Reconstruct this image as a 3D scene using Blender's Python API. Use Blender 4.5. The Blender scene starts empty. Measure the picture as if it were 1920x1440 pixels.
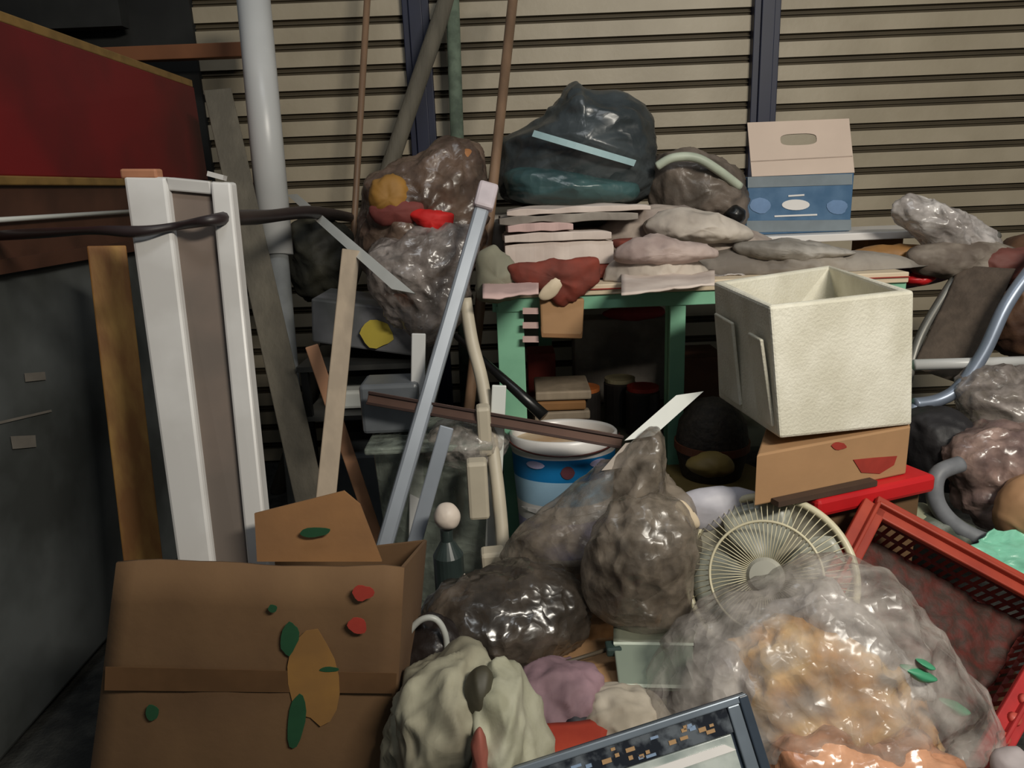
import bpy, bmesh, math, random
from mathutils import Vector, Matrix, noise, Euler
random.seed(7)
S = bpy.context.scene
COL = S.collection

# ------------------------------------------------------------------ camera
F = 1387.0                       # focal length in pixels of a 1920 px wide frame
CAM_H = 1.15
PITCH = math.radians(14.9)
ROLL = math.radians(-2.3)
R3 = Matrix.Rotation(math.pi/2-PITCH, 3, 'X') @ Matrix.Rotation(ROLL, 3, 'Z')
cd = bpy.data.cameras.new('camera'); cam = bpy.data.objects.new('camera', cd); COL.objects.link(cam)
cd.sensor_width = 36; cd.lens = F/1920*36; cd.clip_start = .02
cam.matrix_world = Matrix.Translation((0, 0, CAM_H)) @ R3.to_4x4()
S.camera = cam

# ------------------------------------------------------------------ world, lamps, exposure
w = bpy.data.worlds.new('night'); S.world = w; w.use_nodes = True
w.node_tree.nodes['Background'].inputs[0].default_value = (.62, .72, .80, 1)
w.node_tree.nodes['Background'].inputs[1].default_value = .135
def area(name, loc, target, size, power, col):
    l = bpy.data.lights.new(name, 'AREA'); l.shape = 'RECTANGLE'; l.size = size[0]; l.size_y = size[1]
    l.energy = power; l.color = col
    o = bpy.data.objects.new(name, l); COL.objects.link(o); o.location = loc
    o.rotation_euler = (Vector(target)-Vector(loc)).to_track_quat('-Z', 'Y').to_euler()
    return o
area('street_light', (1.35, -.6, 2.45), (.6, 2.2, .6), (1.0, .3), 78, (1, .94, .83))
area('alley_light', (.1, .6, 3.6), (.0, 2.6, .8), (1.2, .4), 14, (.93, .97, 1.0))
S.view_settings.view_transform = 'Standard'; S.view_settings.look = 'None'
S.view_settings.exposure = 0.0; S.view_settings.gamma = 1.0; S.view_settings.use_curve_mapping = False

# ------------------------------------------------------------------ helpers
def P(px, py, Y):
    d = R3 @ Vector(((px-960)/F, -(py-720)/F, -1))
    return Vector((0, 0, CAM_H)) + d*(Y/d.y)
def PZ(px, py, z):
    d = R3 @ Vector(((px-960)/F, -(py-720)/F, -1))
    return Vector((0, 0, CAM_H)) + d*((z-CAM_H)/d.z)
def V(*a): return Vector(a)
def lin(c):
    return tuple((x/255/12.92 if x <= 10 else ((x/255+.055)/1.055)**2.4) for x in c)
MATS = {}
def mat(name, rgb, rough=.6, var=.12, scale=12, bump=.0, bscale=60, metal=0, alpha=1.0, rgb2=None, spec=.5, stretch=None, trans=0, lo=.4, hi=.62):
    if name in MATS: return MATS[name]
    m = bpy.data.materials.new(name); m.use_nodes = True; nt = m.node_tree; N = nt.nodes; L = nt.links
    b = N['Principled BSDF']
    b.inputs['Roughness'].default_value = rough; b.inputs['Metallic'].default_value = metal
    b.inputs['Specular IOR Level'].default_value = spec; b.inputs['Alpha'].default_value = alpha
    if trans: b.inputs['Transmission Weight'].default_value = trans
    c = lin(rgb); tc = N.new('ShaderNodeTexCoord'); mp = N.new('ShaderNodeMapping'); L.new(tc.outputs['Object'], mp.inputs[0])
    if stretch: mp.inputs['Scale'].default_value = stretch
    n1 = N.new('ShaderNodeTexNoise'); n1.inputs['Scale'].default_value = scale; n1.inputs['Detail'].default_value = 6
    L.new(mp.outputs[0], n1.inputs['Vector'])
    r = N.new('ShaderNodeValToRGB'); L.new(n1.outputs['Fac'], r.inputs[0]); L.new(r.outputs[0], b.inputs['Base Color'])
    if rgb2 is None: a0 = tuple(x*(1-var) for x in c); a1 = tuple(min(1, x*(1+var)) for x in c)
    else: a0 = lin(rgb2); a1 = c
    r.color_ramp.elements[0].position = lo; r.color_ramp.elements[1].position = hi
    r.color_ramp.elements[0].color = (*a0, 1); r.color_ramp.elements[1].color = (*a1, 1)
    if bump:
        n2 = N.new('ShaderNodeTexNoise'); n2.inputs['Scale'].default_value = bscale; n2.inputs['Detail'].default_value = 5
        L.new(mp.outputs[0], n2.inputs['Vector'])
        bp = N.new('ShaderNodeBump'); bp.inputs['Strength'].default_value = bump; bp.inputs['Distance'].default_value = .01
        L.new(n2.outputs['Fac'], bp.inputs['Height']); L.new(bp.outputs[0], b.inputs['Normal'])
    MATS[name] = m; return m
def wrinkle(m, scale=28, strength=.6, dist=.012):
    """adds creases to the surface normal"""
    nt = m.node_tree; N = nt.nodes; L = nt.links; b = N['Principled BSDF']
    tc = N.new('ShaderNodeTexCoord'); nz = N.new('ShaderNodeTexNoise'); nz.inputs['Scale'].default_value = scale*.35; nz.inputs['Detail'].default_value = 3
    L.new(tc.outputs['Object'], nz.inputs['Vector'])
    mx = N.new('ShaderNodeVectorMath'); mx.operation = 'MULTIPLY_ADD'; mx.inputs[1].default_value = (.12, .12, .12)
    L.new(nz.outputs['Color'], mx.inputs[0]); L.new(tc.outputs['Object'], mx.inputs[2])
    prev = None
    for k, sc in enumerate((scale*.45, scale)):
        v = N.new('ShaderNodeTexVoronoi'); v.feature = 'F1'; v.inputs['Scale'].default_value = sc; L.new(mx.outputs[0], v.inputs['Vector'])
        bp = N.new('ShaderNodeBump'); bp.inputs['Strength'].default_value = strength; bp.inputs['Distance'].default_value = dist/(1+k)
        L.new(v.outputs['Distance'], bp.inputs['Height'])
        if prev: L.new(prev.outputs[0], bp.inputs['Normal'])
        prev = bp
    L.new(prev.outputs[0], b.inputs['Normal']); return m
def film(name, rgb, op=.45, rough=.25, rgb2=None, scale=9, bump=.5):
    """thin plastic film: partly see-through, glossy, uneven"""
    if name in MATS: return MATS[name]
    m = mat(name, rgb, rough, .15, scale, bump, 35, rgb2=rgb2, spec=.8)
    nt = m.node_tree; N = nt.nodes; L = nt.links; b = N['Principled BSDF']
    n = N.new('ShaderNodeTexNoise'); n.inputs['Scale'].default_value = scale*1.3; n.inputs['Detail'].default_value = 4
    mr = N.new('ShaderNodeMapRange'); mr.inputs['From Min'].default_value = .35; mr.inputs['From Max'].default_value = .65
    mr.inputs['To Min'].default_value = max(0, op-.22); mr.inputs['To Max'].default_value = min(1, op+.25)
    L.new(n.outputs['Fac'], mr.inputs['Value']); L.new(mr.outputs[0], b.inputs['Alpha'])
    return wrinkle(m)

WL = {}                                                       # world location of each object
def tag(o, label=None, cat=None, group=None, kind=None):
    if label: o['label'] = label
    if cat: o['category'] = cat
    if group: o['group'] = group
    if kind: o['kind'] = kind
    return o
def empty(name, loc, label, cat, group=None):
    o = bpy.data.objects.new(name, None); COL.objects.link(o); o.location = loc; o.empty_display_size = .05
    WL[o] = Vector(loc); return tag(o, label, cat, group)
def build(name, vs, fs, m, parent=None, smooth=False, mi=None, bevel=0, solid=0, sub=0, auto=None):
    vs = [Vector(v) for v in vs]
    o0 = V((min(v.x for v in vs)+max(v.x for v in vs))/2, (min(v.y for v in vs)+max(v.y for v in vs))/2, min(v.z for v in vs))
    me = bpy.data.meshes.new(name); me.from_pydata([v-o0 for v in vs], [], fs)
    for x in (m if isinstance(m, (list, tuple)) else [m]): me.materials.append(x)
    if mi:
        for p, i in zip(me.polygons, mi): p.material_index = i
    bm = bmesh.new(); bm.from_mesh(me); bmesh.ops.remove_doubles(bm, verts=bm.verts, dist=1e-6)
    bmesh.ops.recalc_face_normals(bm, faces=bm.faces); bm.to_mesh(me); bm.free()
    if smooth:
        for p in me.polygons: p.use_smooth = True
    o = bpy.data.objects.new(name, me); COL.objects.link(o)
    pl = WL[parent] if parent else V(0, 0, 0)
    o.location = o0-pl; WL[o] = o0
    if parent: o.parent = parent
    if solid: md = o.modifiers.new('solid', 'SOLIDIFY'); md.thickness = solid; md.offset = 0
    if bevel: md = o.modifiers.new('bevel', 'BEVEL'); md.width = bevel; md.segments = 2; md.limit_method = 'ANGLE'
    if sub: md = o.modifiers.new('sub', 'SUBSURF'); md.levels = sub; md.render_levels = sub
    return o
class G:
    """collects shapes that belong to one mesh"""
    def __init__(s): s.v = []; s.f = []; s.mi = []
    def add(s, vs, fs, k=0):
        n = len(s.v); s.v += [Vector(v) for v in vs]; s.f += [tuple(i+n for i in f) for f in fs]; s.mi += [k]*len(fs); return s
    def hexa(s, a, k=0):
        return s.add(a, [(0, 1, 2, 3), (7, 6, 5, 4), (0, 4, 5, 1), (1, 5, 6, 2), (2, 6, 7, 3), (3, 7, 4, 0)], k)
    def box(s, c, d, rot=None, k=0):
        c = Vector(c); q = []
        for z in (-1, 1):
            for x, y in ((-1, -1), (1, -1), (1, 1), (-1, 1)):
                p = V(x*d[0]/2, y*d[1]/2, z*d[2]/2)
                if rot: p.rotate(rot)
                q.append(c+p)
        return s.hexa(q, k)
    def bar(s, a, b, w, t, k=0, hcut=False, side=None):
        a = Vector(a); b = Vector(b); ax = (b-a).normalized()
        view = ((a+b)/2-V(0, 0, CAM_H)).normalized()
        sd = side or ax.cross(view).normalized(); up = sd.cross(ax).normalized(); q = []
        for p in (a, b):
            for x, y in ((-1, -1), (1, -1), (1, 1), (-1, 1)):
                o = sd*(x*w/2)+up*(y*t/2)
                if hcut and abs(ax.z) > .1: o += ax*(-(sd.z*x*w/2)/ax.z)
                q.append(p+o)
        return s.hexa(q, k)
    def tube(s, pts, r, n=12, k=0, cap=True):
        pts = [Vector(p) for p in pts]; m = len(pts)
        rr = r if isinstance(r, (list, tuple)) else [r]*m
        base = len(s.v); t0 = (pts[1]-pts[0]).normalized()
        u = t0.orthogonal().normalized()
        for i, p in enumerate(pts):
            t = (pts[min(i+1, m-1)]-pts[max(i-1, 0)]).normalized()
            u = (u-t*u.dot(t)).normalized(); v = t.cross(u)
            for j in range(n):
                a = 2*math.pi*j/n; s.v.append(p+(u*math.cos(a)+v*math.sin(a))*rr[i])
        for i in range(m-1):
            for j in range(n):
                s.f.append((base+i*n+j, base+i*n+(j+1) % n, base+(i+1)*n+(j+1) % n, base+(i+1)*n+j)); s.mi.append(k)
        if cap:
            s.f.append(tuple(base+j for j in range(n))[::-1]); s.f.append(tuple(base+(m-1)*n+j for j in range(n))); s.mi += [k, k]
        return s
    def lathe(s, prof, c, ks=None, n=40, axis=None, closed=False):
        """prof = (radius, height) list"""
        c = Vector(c); base = len(s.v); q = axis.to_track_quat('Z', 'Y') if axis else None
        for r, h in prof:
            for j in range(n):
                a = 2*math.pi*j/n; p = V(r*math.cos(a), r*math.sin(a), h)
                if q: p.rotate(q)
                s.v.append(c+p)
        for i in range(len(prof)-1):
            for j in range(n):
                s.f.append((base+i*n+j, base+i*n+(j+1) % n, base+(i+1)*n+(j+1) % n, base+(i+1)*n+j)); s.mi.append(ks[i] if ks else 0)
        return s
    def out(s, name, m, parent=None, **k):
        return build(name, s.v, s.f, m, parent, mi=s.mi, **k)
def catmull(pts, n=8, closed=False):
    pts = [Vector(p) for p in pts]; out = []; m = len(pts)
    rng = range(m) if closed else range(m-1)
    for i in rng:
        g = lambda k: pts[k % m] if closed else pts[max(0, min(m-1, k))]
        a, b, c, d = g(i-1), g(i), g(i+1), g(i+2)
        for j in range(n):
            t = j/n
            out.append(.5*((2*b)+(c-a)*t+(2*a-5*b+4*c-d)*t*t+(3*b-a-3*c+d)*t**3))
    if not closed: out.append(pts[-1])
    return out
def nvec(q): return V(noise.noise(q+V(9.3, 1.7, 4.1)), noise.noise(q+V(2.9, 8.6, 6.2)), noise.noise(q+V(5.5, 3.3, 7.8)))
def ridged(p, f, seed):
    q = Vector(p)*f+V(seed*3.1, seed*7.7, seed*1.3)
    q = q+nvec(q*.55)*.9
    return 1-2.6*abs(noise.noise(q))
def crease(p, f, seed):
    """flat facets meeting in sharp folds"""
    q = Vector(p)*f+V(seed*1.7, seed*4.1, seed*2.3); q = q+nvec(q*.5)*.7
    d, pts = noise.voronoi(q)
    return d[1]-d[0]
def lump(name, pts, Y, dep, m, parent=None, crump=.012, freq=9, seed=1, back=None, n=30, per=9, floor=None, stretch=(1, 1, 1), sharp=.45, fac=1.0):
    """a stuffed, creased body: outline in the photo, own distance Y and half depth dep"""
    ol = catmull([P(x, y, Y) for x, y in pts], per, True)
    c = sum(ol, V(0, 0, 0))/len(ol); M = len(ol); vs = []; fs = []
    for sgn in (-1, 1):
        for k in range(n+1):
            s = math.sin(math.pi/2*k/n)
            for p in ol:
                q = c+(p-c)*s; d = dep if sgn < 0 else (back or dep)
                q = q+V(0, sgn*d*math.sqrt(max(0, 1-s*s)), 0)
                vs.append(q)
    R = (n+1)*M
    for h in (0, 1):
        for k in range(n):
            for j in range(M):
                fs.append((h*R+k*M+j, h*R+k*M+(j+1) % M, h*R+(k+1)*M+(j+1) % M, h*R+(k+1)*M+j))
    out = []
    for v in vs:
        q = V(v.x*stretch[0], v.y*stretch[1], v.z*stretch[2])
        nrm = (v-c); nrm = nrm.normalized() if nrm.length > 1e-6 else V(0, -1, 0)
        a = crump*(sharp*ridged(q, freq, seed)+.8*noise.noise(q*freq*.5+V(seed, 0, 0))+.32*ridged(q, freq*2.6, seed+5)+fac*(.42-.8*crease(q, freq*1.1, seed)-.4*crease(q, freq*2.4, seed+2)))
        v = v+nrm*a
        if floor is not None and v.z < floor: v = V(v.x, v.y, floor+(v.z-floor)*.02)
        out.append(v)
    return build(name, out, fs, m, parent, smooth=True)
def sheet(name, a, b, c, d, m, parent=None, nu=36, nv=24, amp=.015, freq=7, seed=1, th=.003, drop=0, smooth=True, edge=.0):
    """a creased sheet between four corners a-b-c-d"""
    a, b, c, d = map(Vector, (a, b, c, d)); nr = (b-a).cross(d-a).normalized()
    if nr.z < 0: nr = -nr
    vs = []; fs = []
    for i in range(nu+1):
        for j in range(nv+1):
            u, v = i/nu, j/nv
            uu = u+edge*noise.noise(V(v*5, seed, 1)); vv = v+edge*noise.noise(V(u*5, seed, 2))
            p = (a*(1-uu)+b*uu)*(1-vv)+(d*(1-uu)+c*uu)*vv
            p = p+nr*amp*(.4-1.2*crease(p, freq, seed)+ridged(p, freq, seed)+.6*noise.noise(p*freq*.6+V(0, seed, 0))+.4*ridged(p, freq*2.4, seed+3))
            p.z -= drop*abs(2*u-1)**3
            vs.append(p)
    for i in range(nu):
        for j in range(nv):
            k = i*(nv+1)+j; fs.append((k, k+1, k+nv+2, k+nv+1))
    return build(name, vs, fs, m, parent, smooth=smooth, solid=th)
def patch(name, pts, m, parent, off=.0015, th=.0006):
    """flat print lying on a flat face; pts are 3-D corners"""
    pts = [Vector(p) for p in pts]; nr = (pts[1]-pts[0]).cross(pts[-1]-pts[0]).normalized()
    if nr.dot(V(0, 0, CAM_H)-pts[0]) < 0: nr = -nr
    return build(name, [p+nr*off for p in pts], [tuple(range(len(pts)))], m, parent, solid=th)

# ------------------------------------------------------------------ materials
beige = mat('shutter_beige', (168, 156, 134), .5, .06, 3, .08, 40, rgb2=(154, 142, 120))
groove = mat('shutter_groove_shade_dirt', (74, 64, 46), .75, .1, 6)  # dark groove colour: painted-in shade together with dirt
navy = mat('navy_paint', (16, 22, 48), .5, .15, 6)
asph = mat('asphalt', (62, 62, 58), .85, .3, 14, .5, 120, rgb2=(34, 35, 34))
darkw = mat('dark_wall', (26, 26, 24), .8, .4, 5)
redp = mat('red_panel', (104, 8, 14), .5, .1, 3, rgb2=(82, 7, 11))
brownm = mat('brown_rail', (66, 40, 28), .5, .2, 8)
brass = mat('gilt_trim', (138, 108, 60), .4, .15, 20, metal=.4)
greym = mat('grey_steel', (84, 87, 86), .55, .2, 3, rgb2=(56, 58, 56))
ply = mat('yellow_wood', (184, 138, 70), .6, .1, 5, .1, 30, rgb2=(148, 98, 46), stretch=(4, 4, .6))
white = mat('white_paint', (205, 203, 200), .35, .05, 4, rgb2=(185, 182, 178))
taupe = mat('taupe_panel', (112, 98, 88), .6, .08, 5, rgb2=(98, 88, 80))
pvc = mat('white_pvc', (190, 190, 188), .35, .06, 3)
greyw = mat('grey_weathered_wood', (92, 86, 74), .8, .15, 5, .3, 30, stretch=(4, 4, .5))
bamb = mat('brown_bamboo', (122, 96, 74), .55, .18, 8, stretch=(2, 2, .5))
greenc = mat('green_net', (92, 104, 88), .8, .2, 30)
alu = mat('aluminium', (138, 144, 152), .38, .06, 8, metal=.3)
alub = mat('aluminium_bright', (222, 224, 218), .28, .04, 8, metal=.1)
black = mat('black_plastic', (18, 18, 18), .35, .2, 8)
bronze = mat('bronze_channel', (96, 72, 62), .38, .1, 8, metal=.5)
mint = mat('mint_paint', (136, 194, 162), .5, .08, 5, .05, 30, rgb2=(118, 174, 144))
cream = mat('cream_top', (214, 196, 168), .55, .06, 6)
card = mat('cardboard', (146, 104, 62), .8, .08, 4, .05, 50, rgb2=(124, 88, 54))
cardd = mat('cardboard_dark', (112, 84, 54), .85, .1, 4, .05, 50, rgb2=(94, 68, 44), lo=.3, hi=.7)
cardp = mat('cardboard_pale', (166, 128, 90), .8, .06, 5, .05, 50)
foam = mat('polystyrene', (228, 224, 208), .75, .03, 7, .25, 160, rgb2=(208, 203, 184))
binb = mat('bin_bag_black', (66, 72, 74), .36, .2, 6, .4, 30, rgb2=(42, 48, 50), spec=.8)
teal = mat('bin_bag_teal', (60, 90, 90), .36, .2, 6, .4, 30, rgb2=(40, 62, 64), spec=.8)
tape = mat('pale_blue_tape', (160, 188, 192), .4, .05, 8)
brownb = film('brown_bag', (112, 92, 78), .9, .34, (78, 62, 52), 8)
greyb = film('grey_bag', (172, 162, 156), .66, .25, (120, 110, 104), 9)
red = mat('red_cloth', (190, 22, 18), .7, .1, 10)
mustard = mat('mustard', (150, 108, 44), .7, .15, 10)
paperw = mat('white_paper', (214, 200, 190), .8, .06, 6, rgb2=(188, 172, 162))
paperp = mat('pink_paper', (196, 166, 160), .8, .08, 8)
cloth = mat('off_white_cloth', (196, 186, 174), .8, .08, 7, .2, 40, rgb2=(158, 148, 138))
clothg = mat('grey_cloth', (150, 142, 132), .8, .12, 6, .2, 30, rgb2=(110, 102, 94))
rust = mat('rust_cloth', (136, 56, 40), .8, .15, 8, .2, 40, rgb2=(92, 44, 34))
mauve = mat('mauve_cloth', (152, 122, 130), .8, .1, 8, .2, 40, rgb2=(116, 92, 98))
filmg = film('clear_film_brown', (146, 134, 120), .58, .28, (110, 100, 88), 7)
filmc = film('clear_film', (206, 198, 190), .42, .26, (160, 152, 144), 7)
filml = film('white_film', (206, 200, 196), .8, .28, (160, 152, 148), 9)
orange = film('orange_film', (240, 202, 146), .95, .22, (218, 162, 102), 9)
peach = film('peach_film', (226, 172, 136), .96, .22, (198, 140, 106), 9)
redo = mat('red_orange_plastic', (170, 66, 44), .5, .1, 6, rgb2=(146, 50, 34))
reds = mat('red_plastic', (188, 30, 34), .4, .1, 8)
maroon = mat('dark_red_mesh', (88, 36, 28), .7, .3, 40, .3, 60, rgb2=(60, 40, 32))
aqua = mat('aqua_film', (128, 196, 168), .35, .08, 10, .3, 30)
bluel = mat('blue_label', (24, 118, 178), .35, .05, 10)
paleb = mat('pale_blue_label', (160, 196, 220), .35, .05, 10)
lav = mat('lavender_label', (186, 180, 214), .35, .05, 10)
pailw = mat('pail_white', (226, 222, 218), .3, .03, 5)
purple = mat('purple_ink', (86, 66, 130), .5, .05, 10)
inkred = mat('red_ink', (156, 52, 40), .7, .1, 20)
inkgreen = mat('green_ink', (28, 72, 44), .7, .1, 20)
inkmaroon = mat('maroon_ink', (96, 50, 58), .6, .05, 20)
mango = mat('mango_ink', (146, 106, 52), .8, .08, 9, rgb2=(130, 94, 50))
carrw = mat('carrier_beige', (196, 176, 160), .6, .04, 5)
carrb = mat('carrier_blue', (74, 108, 140), .5, .1, 14, rgb2=(54, 92, 126))
carrg = mat('carrier_grey', (116, 126, 132), .5, .1, 10)
steelb = mat('blue_grey_tube', (130, 140, 156), .35, .08, 8, metal=.35)
fanw = mat('fan_grey', (172, 170, 158), .4, .08, 6)
fanc = mat('fan_cream', (206, 198, 168), .4, .05, 6)
blade = mat('fan_blade', (172, 172, 158), .35, .1, 8, rgb2=(148, 150, 138))
greenish = mat('pale_green_plastic', (124, 134, 120), .4, .08, 6)
celad = mat('celadon_cloth', (164, 160, 138), .8, .08, 7, .2, 30, rgb2=(118, 112, 94))
navyf = mat('slate_frame', (52, 62, 74), .35, .1, 10)
slatel = mat('slate_light', (120, 130, 140), .3, .1, 10, metal=.3)
speck = mat('speckled_stone', (92, 98, 104), .3, .4, 30, rgb2=(26, 30, 38), lo=.45, hi=.6)
gold = mat('tan_fleck', (166, 132, 92), .5, .1, 10)
mirror = mat('pale_glass', (190, 196, 190), .15, .08, 14, rgb2=(140, 150, 146))
woodr = mat('reddish_wood', (172, 126, 94), .7, .1, 6)
batt = mat('pale_batten', (156, 140, 120), .7, .1, 6, stretch=(4, 4, .6))
clearp = film('clear_bin', (160, 168, 156), .5, .2, (130, 138, 128), 5, .1)
yel = mat('yellow_sticker', (176, 158, 60), .6, .05, 10)
for m_ in (binb, teal): wrinkle(m_, 22, .5)
for m_ in (cloth, clothg, mauve, celad, rust): wrinkle(m_, 20, .4)
ivory = mat('ivory_plastic', (188, 178, 158), .5, .06, 8)

# ------------------------------------------------------------------ setting
WY = 3.12
o = G().box((0, 1.6, -.05), (9, 11, .1)).out('floor', asph); tag(o, 'dark grey asphalt ground under the junk', 'floor', kind='structure')
xa = P(385, 200, WY).x; xb = P(768, 200, WY).x; xc = P(816, 200, WY).x; xd = P(1402, 200, WY).x; xe = P(1450, 200, WY).x; xf = 4.2
ZT = 2.7
def shutter(name, x0, x1, label, ph):
    g = G(); pit = .0855; z = .02-ph; prof = []
    # one slat: flat proud face, sloped lips, two narrow grooves with a bead between
    while z < ZT:
        prof += [(z, 0, 0), (z+.056, 0, 1), (z+.060, .015, 1), (z+.066, .015, 1), (z+.068, .007, 1), (z+.0725, .007, 1), (z+.0745, .015, 1), (z+.081, .015, 1)]
        z += pit
    for i in range(len(prof)-1):
        z0, y0, _ = prof[i]; z1, y1, _ = prof[i+1]; k = 0 if i % 8 == 0 else 1
        g.add([(x0, WY+y0, max(z0, 0)), (x1, WY+y0, max(z0, 0)), (x1, WY+y1, max(z1, 0)), (x0, WY+y1, max(z1, 0))], [(0, 1, 2, 3)], k)
    g.box(((x0+x1)/2, WY+.03, ZT/2), (x1-x0, .02, ZT), k=1)
    o = g.out(name, [beige, groove]); tag(o, label, 'shutter', kind='structure')
shutter('door_1', xa, xb, 'beige roller shutter behind the poles at left', .01)
shutter('door_2', xc, xd, 'beige roller shutter between the two navy posts', .03)
shutter('door_3', xe, xf, 'beige roller shutter at right behind the beverage carrier', .045)
for i, (x0, x1, lb) in enumerate(((xb, xc, 'navy steel post left of the middle shutter'), (xd, xe, 'navy steel post right of the middle shutter'))):
    g = G().box(((x0+x1)/2, WY-.005, ZT/2), (x1-x0, .06, ZT)).box(((x0+x1)/2, WY-.04, ZT/2), ((x1-x0)*.5, .015, ZT))
    tag(g.out('trim_%d' % (i+1), navy, bevel=.003), lb, 'post', kind='structure')
tag(G().box(((xa-4)/2, WY+.03, ZT/2), (xa+4, .1, ZT)).out('wall_back', darkw), 'dark wall left of the shutters', 'wall', kind='structure')
tag(G().box((-2.6, 1.0, ZT/2), (.1, 4.2, ZT)).out('wall_left', darkw), 'dark wall behind the red stall', 'wall', kind='structure')
a = P(235, 103, 2.98); b = P(462, 100, 2.98)
tag(G().bar(V(a.x-.9, 2.98, a.z), V(b.x, 2.98, a.z), .05, .05, side=V(0, 0, 1)).out('trim_3', mat('beam_brown', (120, 74, 44), .6, .1, 6), bevel=.003), 'brown wooden beam high at left', 'beam', kind='structure')
tag(G().box((a.x-.25, 3.02, 1.95), (.5, .06, .34)).out('trim_4', darkw), 'dark board behind the brown beam', 'board', kind='structure')

# ------------------------------------------------------------------ red stall at left
X = -1.065
st = empty('market_stall', (X-.3, 1.75, 0), 'red panelled market stall with dark grey steel counter at left edge', 'stall')
Y0, Y1 = .95, 2.78
g = G().hexa([V(X-.03, Y0, 1.215), V(X, Y0, 1.215), V(X, Y1, 1.215), V(X-.03, Y1, 1.215), V(X-.05, Y0, 1.55), V(X-.02, Y0, 1.55), V(X-.005, Y1, 1.53), V(X-.035, Y1, 1.53)])
g.out('red_panel', redp, st, bevel=.004)
G().bar(V(X-.035, Y0, 1.562), V(X-.02, Y1, 1.542), .024, .024, side=V(1, 0, 0)).out('top_rail', brass, st, bevel=.003)
G().bar(V(X-.0, Y0, 1.205), V(X-.0, Y1, 1.205), .02, .03, side=V(0, 0, 1)).out('lower_trim', brass, st, bevel=.003)
G().box((X-.02, (Y0+Y1)/2, 1.12), (.04, Y1-Y0, .15)).out('brown_fascia', brownm, st)
G().tube([V(X+.012, Y0, 1.125), V(X+.012, 2.2, 1.125)], .006).out('chrome_rod', alub, st, smooth=True)
G().box((X-.35, (Y0+Y1)/2, 1.03), (.72, Y1-Y0, .03)).out('counter_top', brownm, st)
G().box((X-.35, (Y0+Y1)/2, .53), (.66, Y1-Y0-.04, .97)).out('body', greym, st, bevel=.01)
for y in (Y0+.1, Y1-.1):
    for x in (X-.08, X-.6):
        G().box((x, y, .02), (.06, .06, .05)).out('foot', black, st)
def on_body(px, py):
    d = P(px, py, 1)-V(0, 0, CAM_H); return V(0, 0, CAM_H)+d*((X-.016)/d.x)
for q in ([(20, 818), (66, 816), (68, 838), (24, 842)], [(0, 790), (96, 768), (97, 772), (0, 795)], [(46, 700), (84, 697), (86, 712), (48, 716)]):
    build('paint_scuff', [on_body(*p) for p in q], [(0, 1, 2, 3)], mat('scuff', (104, 98, 90), .8), st, solid=.001)

# ------------------------------------------------------------------ cardboard box at lower left, with what stands in it
cb = empty('cardboard_box', P(470, 1400, 1.2)*V(1, 1, 0).length if False else V(-.38, 1.2, 0), 'large open cardboard box with printed mango at lower left', 'box')
tl = P(222, 1060, 1.07); tr = P(757, 1052, 1.07)
_l = P(172, 1440, 1.07); _r = P(738, 1440, 1.07); bl = tl+(_l-tl)*(tl.z/(tl.z-_l.z)); br = tr+(_r-tr)*(tr.z/(tr.z-_r.z)); dep = .27
def wall_(name, a, b, c, d, th=.006, m=cardd, par=None): return build(name, [a, b, c, d], [(0, 1, 2, 3)], m, par or cb, solid=th)
fr = []
N_ = 14; vs = []; fs = []
for i in range(N_+1):                                          # front wall with a softly waved top edge
    u = i/N_; tp = tl.lerp(tr, u); tp.z += .008*math.sin(u*5+1)-.02*max(0, u-.9)*10*.5; bt = bl.lerp(br, u)
    for j in range(9):
        q = bt.lerp(tp, j/8); q.y -= .012*math.sin(math.pi*j/8)*math.sin(math.pi*u)+.002*math.sin(u*23+j); vs.append(q)
for i in range(N_):
    for j in range(8): k = i*9+j; fs.append((k, k+1, k+10, k+9))
front = build('front_panel', vs, fs, cardd, cb, smooth=True, solid=.006)
off = V(.0, dep, 0)
wall_('side_panel', bl, bl+off, tl+off+V(0, 0, -.15), tl+V(.012, 0, -.012))
wall_('side_panel', br, br+off, tr+off+V(0, 0, -.10), tr+V(-.004, 0, -.012))
wall_('back_panel', bl+off, br+off, tr+off+V(0, 0, -.10), tl+off+V(0, 0, -.15))
wall_('bottom_panel', bl+V(0, 0, .006), br+V(0, 0, .006), br+off+V(0, 0, .006), bl+off+V(0, 0, .006))
fl = build('flap', [P(483, 1052, 1.12), P(478, 962, 1.135), P(645, 920, 1.142), P(675, 945, 1.138), P(716, 1052, 1.12)], [(0, 1, 2, 3, 4)], card, cb, solid=.006)
def on_front(px, py): return P(px, py, 1.054)   # just proud of the front face
def blot(cx, cy, rx, ry, seed=1, n=16, rot=0, f=on_front):
    out = []
    for i in range(n):
        a = 2*math.pi*i/n; k = 1+.25*noise.noise(V(math.cos(a)*1.3, math.sin(a)*1.3, seed))
        x = rx*k*math.cos(a); y = ry*k*math.sin(a)
        out.append(f(cx+x*math.cos(rot)-y*math.sin(rot), cy+x*math.sin(rot)+y*math.cos(rot)))
    return out
build('leaf_print', blot(590, 998, 30, 9, 8, rot=-.08, f=lambda x, y: P(x, y, 1.1165+.0)), [tuple(range(16))], inkgreen, fl, solid=.001)
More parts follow.
